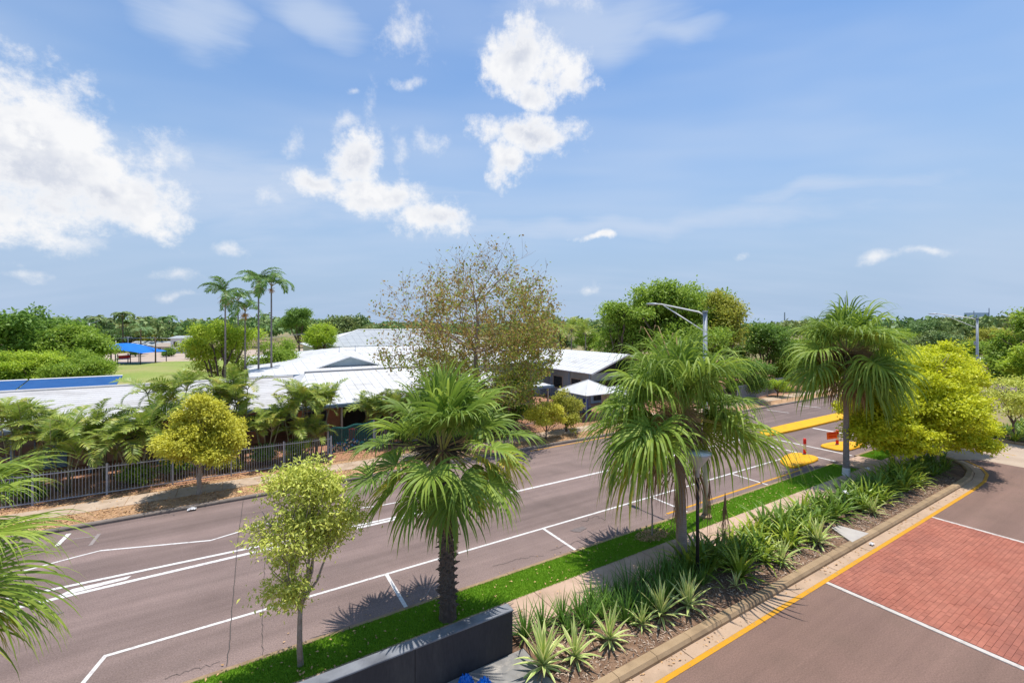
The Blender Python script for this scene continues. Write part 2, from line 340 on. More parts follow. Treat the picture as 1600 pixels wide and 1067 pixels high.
STAIN = mat('oil_stain', (.13,.105,.10), (.19,.155,.145), 8, .8)
SOIL = mat('garden_soil', (0.151,0.084,0.048), (0.259,0.161,0.102), 3.0, .97, .6, 40, c3=(0.092,0.053,0.036), s3=1.2, f3=.4, grain=.3, gscale=30)
REDSOIL = mat('red_soil', (0.427,0.215,0.125), (0.321,0.164,0.103), 1.2, .97, .5, 30, c3=(0.239,0.138,0.098), s3=.7, f3=.42, grain=.2, gscale=25)
LITTERM = mat('leaf_litter_ground', (0.449,0.269,0.143), (0.316,0.190,0.109), 2.0, .97, .6, 30, c3=(0.555,0.354,0.202), s3=1.1, f3=.4, grain=.25, gscale=26)
TURF = mat('turf', (0.096,0.214,0.011), (0.138,0.299,0.015), 2.5, .95, .6, 40, c3=(0.192,0.286,0.024), s3=1.0, f3=.38, grain=.2, gscale=30)
FIELD = mat('sports_field_grass', (0.189,0.264,0.044), (0.273,0.309,0.076), .12, .95, .4, 6, c3=(0.401,0.309,0.151), s3=.05, f3=.42, grain=.2, gscale=4)
GROUND = mat('far_ground', (0.188,0.188,0.066), (0.287,0.231,0.121), .06, .97, .4, 2, c3=(0.330,0.221,0.132), s3=.03, f3=.4, grain=.2, gscale=3)
DIRT = mat('pale_pavement', (0.396,0.312,0.245), (0.472,0.378,0.302), .2, .95, grain=.1, gscale=4)
CHIP = mat('bark_chip', (.62,.48,.36), (.13,.08,.055), 2, .95, island=1.0)
DRYLEAF = mat('dry_leaf', (0.721,0.457,0.223), (0.374,0.214,0.103), 2, .9, island=1.0)
GRASSM = mat('grass_blade', (0.180,0.365,0.017), (0.306,0.512,0.035), 1.2, .7, island=.9, transl=.25)
BARK = mat('bark', (0.315,0.236,0.182), (0.472,0.386,0.307), 9, .95, .8, 30, grain=.2, gscale=40)
DBARK = mat('dark_bark', (0.112,0.081,0.062), (0.186,0.136,0.105), 9, .95, .8, 30)
PBARK = mat('palm_trunk_bark', (.23,.185,.16), (.34,.29,.26), 6, .95, .8, 30, stretch=(1, 1, 6))
CHARC = mat('charcoal_wall_paint', (0.036,0.034,0.038), (0.045,0.042,0.046), 1.2, .75, .1, 60, c3=(.062,.058,.058), s3=1.6, f3=.36, grain=.14, gscale=24, stretch=(1, 1, .25))
GALV = mat('galvanised_steel', (0.348,0.372,0.405), (0.414,0.439,0.470), 4, .5, metal=.35, spec=.5)
FENCEM = mat('grey_fence_paint', (0.338,0.353,0.386), (0.434,0.451,0.483), 4, .6)
WROOF = mat('white_roof_metal', (0.665,0.663,0.658), (0.579,0.575,0.572), .8, .6, c3=(0.448,0.432,0.404), s3=.5, f3=.36, grain=.04, spec=.4)
TROOF = mat('white_roof_tile', (0.555,0.540,0.526), (0.477,0.462,0.446), 1.3, .75, .3, 20, c3=(0.379,0.357,0.338), s3=.8, f3=.36, grain=.08, gscale=16, stretch=(.5, 1, 1))
GROOF = mat('grey_roof_metal', (0.348,0.368,0.378), (0.420,0.441,0.441), .6, .6, grain=.05)
FASC = mat('slate_blue_fascia', (0.157,0.229,0.315), (0.204,0.268,0.347), 2, .55)
GABLE = mat('blue_grey_cladding', (0.315,0.394,0.441), (0.378,0.457,0.504), 2, .7)
BWALL = mat('brown_brick_wall', (0.409,0.204,0.126), (0.536,0.283,0.173), 4, .9, .3, 40)
CWALL = mat('cream_wall', (0.472,0.425,0.359), (0.549,0.500,0.434), 2, .9)
GLASS = mat('window_glass', (.02,.025,.03), None, rough=.08, spec=.6)
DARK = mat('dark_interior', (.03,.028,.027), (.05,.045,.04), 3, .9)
BLUE = mat('blue_shade_cloth', (0.006,0.165,0.660), (0.010,0.216,0.787), 1.5, .7, transl=.2)
DBLUE = mat('blue_metal_sheet', (0.006,0.068,0.223), (0.010,0.086,0.260), 1.5, .5)
REDP = mat('red_paint', (0.866,0.032,0.019), (0.709,0.028,0.019), 6, .5)
WHP = mat('white_paint', (0.819,0.799,0.768), (0.737,0.716,0.696), 6, .5)
ORNG = mat('orange_sign_sheet', (0.900,0.157,0.019), (0.900,0.133,0.019), 6, .5)
ORNGD = mat('dark_orange_print', (0.709,0.055,0.013), None, rough=.5)
BLACK = mat('black_paint', (.018,.018,.02), None, rough=.5)
TEAL = mat('teal_mosaic', (0.006,0.050,0.050), (0.012,0.095,0.090), 9, .5)

# ------------------------------------------------------------------ the setting
rng = np.random.default_rng(7); rnd = random.Random(11)
def struct(mb, name, m, **kw): return mb.build(name, m, None, kind='structure', **kw)
struct(MB().rect(-1500, 2600, -400, 3200, -.06), 'ground', GROUND)
struct(MB().rect(-80, 320, 12.2, 23.9, 0.0), 'road', ASPH)
struct(MB().sheet([(-30,-14),(37.5,-14),(37.5,9.0),(36.2,9.0),(33.5,7.3),(30,7.0),(-30,7.0)], 0.0), 'car_park', ASPH2)
struct(MB().sheet([(37.5,-14),(44.3,-14),(44.3,12.2),(36.3,12.2),(36.3,9.0),(37.5,8.0)], 0.003), 'driveway', DRIVE)
struct(MB().rect(44, 120, -14, 6.8, -.01), 'car_park_beyond', DIRT)
struct(MB().rect(-30, 36.6, 7.3, 12.15, -.012), 'verge_base', SOIL)

def kerb_run(root, pts, w, z0, z1, seg, m, name='kerb_stone', gap=.012, b=.03):
    """kerb stones, each a piece of its own, along a polyline"""
    P = [Vector((p[0], p[1])) for p in pts]; lens = [(P[i + 1] - P[i]).length for i in range(len(P) - 1)]
    def pos(s):
        for i, L_ in enumerate(lens):
            if s <= L_ or i == len(lens) - 1: return P[i].lerp(P[i + 1], s / L_), (P[i + 1] - P[i]).normalized()
            s -= L_
    tot = sum(lens); n = max(1, round(tot / seg)); k = 3
    for j in range(n):
        a, e = tot * j / n + gap / 2, tot * (j + 1) / n - gap / 2; prof = []
        for q in range(k + 1):
            p, t = pos(a + (e - a) * q / k); nn = Vector((-t.y, t.x)); dz = rnd.uniform(-.003, .003)
            prof.append([(p - nn * w / 2, z0), (p - nn * w / 2, z1 - b * 1.5), (p - nn * (w / 2 - b), z1 + dz), (p + nn * (w / 2 - b), z1 + dz), (p + nn * w / 2, z1 - b), (p + nn * w / 2, z0)])
        mb = MB(); vs = [(v.x, v.y, z) for pr in prof for v, z in pr]
        fs = [(q*6+i, (q+1)*6+i, (q+1)*6+i+1, q*6+i+1) for q in range(k) for i in range(5)] + [(5,4,3,2,1,0), tuple(k*6+i for i in range(6))]
        mb.add(vs, fs).build(name, m, root)
kr = tag(empty('road_kerb'), kind='structure'); kerb_run(kr, [(-24, 12.19), (29.0, 12.19)], .17, -.05, .10, 2.4, KERBM)
kerb_run(kr, [(31.8, 12.19), (36.9, 12.19), (37.35, 12.0)], .17, -.05, .10, 2.4, KERBM)
kf = tag(empty('far_road_kerb'), kind='structure'); kerb_run(kf, [(-24, 23.95), (90, 23.95)], .24, -.05, .13, 2.6, FKERB)
GARDEN_EDGE = [(6.0, 7.36), (30.5, 7.36), (32.2, 7.42), (33.6, 7.65), (34.9, 8.15), (35.8, 8.9), (36.3, 9.8), (36.4, 10.8)]
kg = tag(empty('garden_kerb'), kind='structure'); kerb_run(kg, GARDEN_EDGE, .30, -.05, .15, 1.22, KERBM, b=.05)
gt = tag(empty('gutter'), kind='structure')
x = 2.0
while x < 30.4:
    MB().rect(x + .006, min(x + 2.43, 30.5) - .006, 6.87, 7.21, .006).build('gutter_slab', CONC, gt); x += 2.44
GE = [(30.5,7.21),(32.3,7.27),(33.8,7.5),(35.1,8.0),(36.05,8.8)]; GO = [(30.5,6.87),(32.4,6.93),(34.0,7.18),(35.4,7.72),(36.4,8.6)]
MB().sheet(GO + GE[::-1], .006).build('gutter_slab', CONC, gt)

# footpath slabs, grass strip, garden bed, behind the near kerb
fp = tag(empty('footpath'), kind='structure'); x = -12.0
while x < 30.0:
    MB().bbox(x + .006, x + 1.494, 9.75, 10.98, -.05, .095, .008).build('path_slab', PATHM, fp); x += 1.5
MB().prism([(30.006,9.75),(36.2,9.75),(36.2,11.0),(32.0,11.0),(31.9,12.09),(28.9,12.09),(29.4,11.0),(30.006,11.0)], -.05, .092).build('path_slab', PATHM, fp)
struct(MB().box(-24, 28.9, 10.985, 12.10, -.05, .085), 'grass_verge', TURF)
struct(MB().box(32.05, 36.4, 11.01, 12.10, -.05, .085), 'grass_corner', TURF)
struct(MB().prism([(6.0,7.5),(30.5,7.5),(32.1,7.56),(33.5,7.8),(34.7,8.3),(35.5,9.0),(35.9,9.74),(6.0,9.74)], -.05, .07), 'garden_bed', SOIL)
V, Fq = [], []
def blades(x0, x1, y0, y1, n, z, seed, hmin=.025, hmax=.06):
    r = np.random.default_rng(seed); xs = r.uniform(x0, x1, n); ys = r.uniform(y0, y1, n); a = r.uniform(0, 6.283, n); h = r.uniform(hmin, hmax, n); w = r.uniform(.006, .012, n)
    ln = r.uniform(.01, .045, n); b = r.uniform(0, 6.283, n)
    p0 = np.stack([xs - np.cos(a) * w, ys - np.sin(a) * w, np.full(n, z)], 1); p1 = np.stack([xs + np.cos(a) * w, ys + np.sin(a) * w, np.full(n, z)], 1)
    p2 = np.stack([xs + np.cos(b) * ln, ys + np.sin(b) * ln, z + h], 1)
    return np.stack([p0, p1, p2], 1).reshape(-1, 3)
VV = np.concatenate([blades(-8, 14, 10.94, 12.13, 120000, .084, 1), blades(14, 28.9, 10.94, 12.13, 44000, .084, 2, .035, .07), blades(32.05, 36.3, 11.02, 12.08, 10000, .084, 3, .04, .07)])
gm_ = np_mesh('grass', VV, np.arange(len(VV)).reshape(-1, 3), GRASSM); gme = link(bpy.data.objects.new('grass', gm_))
tag(gme, 'short bright green grass of the strip between kerb and footpath', 'grass', kind='stuff')
def litter(name, label, n, region, m, seed, s0, s1, z, cat, dens=None, aspect=.45):
    r = np.random.default_rng(seed); P = []
    while len(P) < n:
        p = r.uniform((region[0], region[2]), (region[1], region[3]))
        if dens is None or r.random() < dens(p[0], p[1]): P.append((p[0], p[1], z + r.uniform(0, .02)))
    P = np.array(P); D = unit(r, n) * np.array([1, 1, .25]); Nn = unit(r, n) * .5 + np.array([0, 0, 1]); ln = r.uniform(s0, s1, n)
    V, Fq = leafcards(P, D, Nn, ln, ln * aspect); o = link(bpy.data.objects.new(name, np_mesh(name, V, Fq, m))); return tag(o, label, cat, kind='stuff')
inbed = lambda x, y: 1.0 if (x < 31 or (x - 31) * .45 < y - 7.55) else 0.0
litter('bark_mulch', 'brown bark chips and dry scraps covering the garden bed', 15000, (6.1, 35.5, 7.55, 9.7), CHIP, 5, .03, .13, .072, 'mulch', inbed, .32)

litter('stray_leaves', 'stray dry leaves lying on the grass strip, footpath and road edge', 700, (-6, 30, 9.9, 13.0), DRYLEAF, 15, .04, .10, .012, 'leaves', lambda x, y: (1.0 if 10.95 < y < 12.1 else .35 if y < 10.95 else .5 if y < 12.6 else .12), .5)
ob = col.objects[-1]; vv = np.empty(len(ob.data.vertices) * 3, np.float32); ob.data.vertices.foreach_get('co', vv); vv = vv.reshape(-1, 3); vv[:, 2] += np.where(vv[:, 1] < 12.1, .115, 0.0) * 1.0; ob.data.vertices.foreach_set('co', vv.ravel())
litter('gutter_leaves', 'few dry leaves caught in the garden gutter', 160, (7, 30, 6.95, 7.2), DRYLEAF, 16, .04, .11, .01, 'leaves', None, .5)
# road paint
Z1, Z2 = .005, .009
mk = tag(empty('road_markings'), kind='structure')
def paint(name, mb, m=WHITE): return mb.build(name, m, mk)
paint('centre_line', MB().strip([(-60, 18.17), (-8, 18.09), (4, 18.2), (31.5, 18.2)], .16, Z1))
paint('centre_line', MB().strip([(-60, 19.7), (-9, 18.98), (-4, 18.76), (1, 18.55), (5, 18.40), (8.5, 18.34)], .14, Z2))
paint('island_hatch', MB().sheet([g(90, 931), g(99, 930), g(198, 904.5), g(206, 899), g(113, 920)], Z1))
paint('parking_lane_line', MB().strip([(-2.73, 14.36), (28.5, 14.36)], .10, Z1))
paint('parking_lane_line', MB().strip([(-2.70, 14.40), (-3.25, 12.35)], .10, Z2))
for xx in (4.08, 10.24, 16.4, 22.6): paint('bay_line', MB().rect(xx - .055, xx + .055, 12.36, 14.31, Z1))
paint('far_lane_line', MB().strip([(-20, 19.9), (-8.5, 20.1), g(40, 891), g(119, 869.6), g(157, 860), g(329, 844), g(382, 828), g(410, 819), g(559, 794), g(592, 790), (9.5, 19.75)], .09, Z1))
paint('holding_line', MB().sheet([g(84, 854), g(93, 852), g(112, 833), g(104, 834)], Z2))
paint('faint_line', MB().strip([g(112, 842), g(152, 837)], .06, Z1), FAINT)
paint('faint_line', MB().strip([g(141, 852), g(155, 834)], .12, Z2), FAINT)
paint('crossing_line', MB().rect(31.92, 32.08, 12.45, 23.4, Z1)); paint('crossing_line', MB().rect(29.78, 29.94, 12.45, 23.4, Z1))
paint('stop_line', MB().rect(37.8, 38.1, 13.3, 17.35, Z1))
for a, b in (((1198, 640), (1233, 645)), ((1248, 633), (1282, 637))): paint('far_bay_line', MB().strip([g(*a), g(*b)], .12, Z1))
paint('yellow_edge_line', MB().strip([(15.5, 12.72), (26.6, 12.72)], .11, Z1), YELL)
paint('far_edge_line', MB().strip([(15.8, 23.55), (24.0, 23.6)], .10, Z1), YELL)
paint('car_park_edge_line', MB().strip([(-5, 6.80), (30.6, 6.80), (32.45, 6.86), (34.1, 7.1), (35.5, 7.65), (36.5, 8.5)], .13, Z2), YELL)
paint('driveway_mark', MB().sheet([g(1524, 706), g(1536, 702), g(1534, 707)], .008), YELL); paint('driveway_mark', MB().sheet([g(1530, 701), g(1545, 697), g(1548, 700)], .008), YELL)
paint('driveway_mark', MB().strip([(40.5, 7.2), (40.9, 8.8)], .08, .008), YELL)
# repairs, cracks, stains
cr = tag(empty('road_wear'), kind='structure')
def crack(pts, w, m=TAR, n=24, jit=.03):
    P = [];
    for i in range(n + 1):
        t = i / n * (len(pts) - 1); k = min(int(t), len(pts) - 2); a, b = pts[k], pts[k + 1]; f = t - k
        P.append((a[0] + (b[0] - a[0]) * f + rnd.gauss(0, jit), a[1] + (b[1] - a[1]) * f + rnd.gauss(0, jit)))
    MB().strip(P, w, .0125).build('crack', m, cr)
crack([g(380, 782), g(371, 850), g(364, 940), g(355, 1040)], .022, jit=.008, n=40)
crack([g(415, 850), g(410, 960), g(410, 1040)], .014, jit=.012, n=40)
crack([g(618, 905), g(640, 925), g(650, 915), g(700, 905)], .012, n=20); crack([g(770, 885), g(815, 872), g(850, 868)], .012, n=18)
crack([g(255, 1062), g(300, 1045), g(340, 1036)], .012, n=14); crack([g(860, 860), g(905, 845), g(950, 826)], .012, n=18)
crack([g(910, 815), g(930, 806), g(945, 812)], .02, n=12, jit=.06)
for (px, py, a, b) in ((716, 817, .22, .12), (750, 809, .2, .11), (92, 958, .12, .07), (905, 827, .45, .2)):
    c = g(px, py); MB().sheet([(c[0] + a * math.cos(q) * rnd.uniform(.6, 1.1), c[1] + b * math.sin(q) * rnd.uniform(.6, 1.1)) for q in np.linspace(0, 6.28, 15)[:-1]], .0105).build('stain', STAIN, cr)
c = g(672, 930); MB().strip([(c[0] - .5, c[1] - .25), (c[0] - .1, c[1] + .05), (c[0] + .15, c[1] + .35), (c[0] - .05, c[1] + .42)], .03, .0135).build('chalk_scrape', FAINT, cr)

# brick paving between the two cream strips
bp = tag(empty('brick_paving'), kind='structure')
MB().rect(15.66, 24.5, -8, 6.72, .003).build('sand_bed', SAND, bp)
MB().bbox(15.50, 15.655, -8, 6.73, -.02, .022, .006).build('edge_strip', CREAM, bp); MB().bbox(24.505, 24.66, -8, 6.73, -.02, .022, .006).build('edge_strip', CREAM, bp)
def brick_mb(lx, ly, x=0, y=0, z=0, mb=None, tz=0.0):
    return (mb or MB()).bbox(x, x + lx, y, y + ly, .0 + z, .026 + z + tz, .003)
BM = [brick_mb(.228, .112, tz=t).mesh('brick', BRICK) for t in (0, .003, .006)]
spots = []; row = 0; y = 6.60
while y > -7.9:
    xx = 15.67 + (0 if row % 2 else -.115)
    while xx < 24.49:
        a, b = max(xx, 15.665), min(xx + .224, 24.495)
        if b - a > .04: spots.append((a, y, b - a))
        xx += .232
    y -= .116; row += 1
def inview(x, y):
    F = x * FW[0] + y * FW[1]; r = x * RT[0] + y * RT[1]
    if F < 3: return None
    px = 800 + FPX * r / F; py = HY + FPX * CAM_H / F
    return F if px < 1600 and py < 1067 else None
near = sorted([(inview(s[0], s[1]), s) for s in spots if inview(s[0], s[1]) and s[2] > .22])[:300]
nearset = {q[1] for q in near}
for F, s in near: inst('brick', rnd.choice(BM), bp, (s[0], s[1], rnd.uniform(-.002, .002)), (0, 0, rnd.gauss(0, .004)))
rest = MB()
for s in spots:
    if s not in nearset: brick_mb(s[2] + .004, .112, s[0], s[1], rnd.uniform(-.002, .002), rest, rnd.uniform(0, .006))
rest.build('bricks', BRICK, bp, kind='stuff')

# far side of the street: litter verge, old footpath, garden soil
struct(MB().box(-40, 120, 24.07, 27.3, -.05, .10), 'far_verge', LITTERM)
ff = tag(empty('far_footpath'), kind='structure'); x = -24.0
while x < 90:
    MB().bbox(x + .008, x + 1.79, 25.45, 26.75, .0, .125, .008).build('path_slab', FPATH, ff); x += 1.8
struct(MB().rect(-60, 120, 27.28, 60, .11), 'school_grounds', REDSOIL)
onverge = lambda x, y: (.25 if 25.45 < y < 26.75 else 1.0)
litter('fallen_leaves', 'carpet of dry brown fallen leaves on the far verge', 26000, (-9, 32, 24.08, 29.0), DRYLEAF, 9, .05, .13, .105, 'leaves', onverge)
struct(MB().sheet([(-120, 62), (40, 62), (60, 108), (20, 121), (-120, 118)], .03), 'sports_field', FIELD)
struct(MB().strip([g(225, 568), g(310, 561), g(420, 553)], .9, .05), 'yellow_path', mat('pale_yellow_path', (.62, .5, .22), (.55, .44, .2), 1, .9))
struct(MB().sheet([(-60, 118), (60, 110), (80, 160), (-60, 165)], .02), 'far_car_park', DIRT)
struct(MB().sheet([g(975, 662), g(1060, 652), (30.5, 30), (26, 30)], .13), 'forecourt', FPATH)

# yellow painted traffic islands
def island(poly, label, h=.13):
    def smooth(p, it=2):
        for _ in range(it): p = [q for i in range(len(p)) for q in ((p[i][0]*.8+p[(i+1)%len(p)][0]*.2, p[i][1]*.8+p[(i+1)%len(p)][1]*.2), (p[i][0]*.2+p[(i+1)%len(p)][0]*.8, p[i][1]*.2+p[(i+1)%len(p)][1]*.8))]
        return p
    q = smooth(poly); t = empty('traffic_island', (0, 0, 0), 0, label, 'traffic island', 'yellow traffic islands')
    MB().prism(q, -.02, h, .05).build('island_top', ISLE, t)
    cx = sum(p[0] for p in q) / len(q); cy = sum(p[1] for p in q) / len(q)
    MB().prism([(cx + (p[0] - cx) * 1.02, cy + (p[1] - cy) * 1.02) for p in q], -.02, .02).build('kerb_base', FKERB, t)
island([(26.2, 12.95), (29.62, 12.95), (29.62, 14.45), (28.2, 14.5), (26.9, 14.1), (26.2, 13.4)], 'yellow rounded traffic island before the crossing, carrying the bare red and white bollard')
island([(32.3, 12.95), (35.6, 12.95), (35.3, 13.9), (34.0, 14.5), (32.3, 14.5)], 'yellow traffic island past the crossing, under the orange sign')
island([(32.25, 17.45), (52, 17.5), (52.5, 18.2), (52, 18.85), (33.2, 18.85), (32.25, 18.2)], 'long yellow median island running down the middle of the street', .15)
island([(32.4, 22.0), (35.4, 22.6), (36.2, 23.7), (32.3, 23.7)], 'yellow traffic island at the far kerb, past the crossing')
island([(26.0, 23.7), (26.8, 22.6), (29.6, 22.0), (29.6, 23.7)], 'yellow traffic island at the far kerb, before the crossing')
def bollard(x, y, label, z=.12):
    t = empty('bollard', (x, y, z), 0, label, 'bollard', 'red and white island bollards')
    for i, m in enumerate((REDP, WHP, REDP)): MB().lathe([(.085, i * .31), (.085, (i + 1) * .31 - .004)] + ([(.06, .95), (0.0, .955)] if i == 2 else []), 14).build('band', m, t, True)
    MB().lathe([(.13, 0), (.13, .03), (.09, .04)], 14).build('foot_plate', GALV, t)
    return t
bollard(30.0 - .55, 13.92, 'red and white banded bollard standing alone on the nearer yellow island')
bollard(33.64, 13.92, 'red and white banded bollard with orange sign on the farther island')
s = empty('road_sign', (33.64, 13.92, .12), R(-22), 'tilted orange sign board with red print strapped to the farther bollard', 'sign')
pl = MB().box(-.85, -.09, -.12, -.10, .45, .90).build('sign_board', ORNG, s)
for zz in (.77, .59): MB().box(-.77, -.2, -.123, -.12, zz - .05, zz + .05).build('print_line', ORNGD, s)
pl.rotation_euler = (0, R(-4), 0)
MB().lathe([(.10, .5), (.10, .56)], 12).build('strap', GALV, s)
MB().box(-.2, -.02, -.115, -.075, .52, .55).build('bracket', GALV, s)

# charcoal wall, slab and blue plastic in the near corner
w = empty('boundary_wall', (0, 0, 0), 0, 'low charcoal rendered wall running along the grass beside the footpath', 'wall')
MB().box(-13.9, 5.6, 9.30, 9.48, -.1, 1.05).build('wall_core', BLACK, w)
for i in range(8): MB().box(5.7 - 2.45 * (i + 1) + .006, 5.7 - 2.45 * i - .006 * (i > 0), 9.26, 9.52, -.1, 1.06).build('wall_panel', CHARC, w)
MB().bbox(-14, 5.72, 9.245, 9.535, 1.061, 1.10, .012).build('coping', mat('sunlit_coping_grey', (.16, .165, .18), (.24, .25, .27), 2.5, .7, c3=(.09, .095, .11), s3=1.2, f3=.42, grain=.1), w)  # paler grey puts sunlight into the colour of the charcoal wall's top
struct(MB().box(-14, 6.1, 6.9, 9.24, -.05, .05), 'concrete_slab', SLABM)
def crumple(x, y, r, h, seed, name, label, m, cat):
    rg = np.random.default_rng(seed); n = 16; mb = MB(); vs = []
    for i in range(n):
        for j in range(n):
            u, v = i / (n - 1) * 2 - 1, j / (n - 1) * 2 - 1; d = max(0, 1 - (u * u + v * v) ** .5 * .9); vs.append((x + u * r + rg.normal(0, r * .03), y + v * r * .6 + rg.normal(0, r * .03), .055 + max(0, h * d ** .6 + rg.normal(0, h * .18))))
    mb.add(vs, [(i*n+j, i*n+j+1, (i+1)*n+j+1, (i+1)*n+j) for i in range(n-1) for j in range(n-1)]); return mb.build(name, m, None, label=label, cat=cat)
c = g(727, 1066, .1); crumple(c[0], c[1], .17, .22, 3, 'plastic_sheet', 'left heap of crumpled blue plastic on the stained slab by the wall', mat('blue_plastic', (.0, .16, .60), (.0, .12, .5), 8, .35, spec=.5), 'plastic sheet')
c = g(756, 1068, .1); crumple(c[0], c[1], .17, .17, 4, 'plastic_sheet', 'right heap of crumpled blue plastic on the stained slab by the wall', MATS['blue_plastic'], 'plastic sheet')
MB().prism([g(1299, 826, .1), g(1331.6, 849, .1), g(1358, 835, .1), g(1311, 822.5, .1)][::1], .03, .152, .01).build('pit_cover', mat('pale_concrete', (.40, .36, .32), (.46, .42, .37), 3, .9), None, label='pale concrete pit cover set in the mulch behind the garden kerb', cat='pit cover')
c = g(300, 796); crumple(c[0], c[1] - .1, .16, .08, 8, 'litter_bag', 'pale crumpled plastic bag lying in the far gutter', WHP, 'litter')
c = g(1362, 851.5); crumple(c[0], c[1], .10, .05, 12, 'paper_scrap', 'white scrap of paper in the gutter by the red paving', WHP, 'litter')
# ------------------------------------------------------------------ foliage materials
def leafm(name, a, b, isl=.8, tr=.38, rough=.55, c3=None, s3=.5, f3=.4, scale=1.2, spec=.35): return mat(name, a, b, scale, rough, island=isl, transl=tr, c3=c3, s3=s3, f3=f3, spec=spec)
FAN = leafm('fan_palm_leaf', (0.192,0.319,0.035), (0.435,0.543,0.083), .9, .4, .55)
FAND = leafm('deep_fan_palm_leaf', (0.128,0.224,0.033), (0.294,0.401,0.061), .9, .4, .55)
FANY = leafm('ageing_fan_palm_leaf', (0.325,0.486,0.049), (0.737,0.564,0.082), .9, .42)
FANB = leafm('dead_fan_palm_leaf', (.26,.16,.08), (.38,.26,.15), .8, .15, .8)
PET = mat('petiole', (.30,.30,.07), (.40,.36,.12), 3, .6)
FIBRE = mat('palm_fibre', (.24,.155,.085), (.13,.085,.055), 7, .95, .8, 30, island=.6)
FRUIT = mat('palm_fruit', (.05,.042,.032), (.10,.08,.06), 9, .7, island=.8)
TAWNY = mat('dry_inflorescence', (.34,.20,.09), (.44,.30,.16), 7, .9, island=.8)
BOOT = mat('leaf_base_stub', (.11,.078,.062), (.20,.14,.105), 6, .95, island=.8)
LILY = leafm('lily_leaf', (0.093,0.196,0.024), (0.268,0.364,0.039), .9, .22, .4)
LILYL = leafm('bright_lily_leaf', (0.183,0.326,0.030), (0.520,0.559,0.059), .9, .22, .4)
STRAP = leafm('dark_strap_leaf', (0.073,0.175,0.026), (0.174,0.303,0.039), .9, .2, .45)
VARI = leafm('variegated_margin', (0.777,0.747,0.255), (0.860,0.852,0.389), .5, .2, .5)
VARG = leafm('variegated_centre', (0.299,0.433,0.112), (0.448,0.552,0.165), .5, .2, .5)
YTREE = leafm('golden_leaf', (.55,.53,.05), (.85,.82,.11), .9, .42, .5)
YTREE2 = leafm('lime_golden_leaf', (0.468,0.546,0.026), (0.860,0.860,0.046), .9, .42, .5)
YSPARSE = leafm('pale_golden_leaf', (0.468,0.546,0.078), (0.858,0.858,0.208), .9, .35, .5)
CANE = leafm('cane_palm_leaf', (0.195,0.314,0.048), (0.428,0.480,0.081), .9, .3, .45, c3=(0.771,0.545,0.096), s3=.8, f3=.31)
CARP = leafm('tall_palm_leaf', (0.077,0.181,0.033), (0.183,0.314,0.052), .9, .25, .45)
CANEST = mat('cane_stem', (.22,.2,.1), (.32,.28,.18), 6, .7)
DK = leafm('dark_green_leaf', (0.120,0.232,0.036), (0.251,0.402,0.062), .9, .4)
MD = leafm('mid_green_leaf', (0.199,0.329,0.039), (0.399,0.538,0.062), .9, .42)
LM = leafm('lime_leaf', (0.318,0.481,0.040), (0.568,0.676,0.058), .9, .42)
OL = leafm('olive_leaf', (0.311,0.368,0.053), (0.575,0.541,0.081), .9, .42)
FARL = leafm('hazy_far_leaf', (0.117,0.224,0.067), (0.213,0.339,0.093), .9, .2, c3=(0.311,0.304,0.093), s3=.05, f3=.42)  # muted bluish green: distance haze is put into the leaf colour
ORL = leafm('orange_brown_leaf', (.36,.22,.08), (.46,.33,.09), .9, .42)
OGL = leafm('turning_green_leaf', (0.252,0.369,0.058), (0.486,0.486,0.078), .9, .42)
TWIG = mat('grey_twig', (.26,.20,.165), (.36,.29,.24), 5, .95)

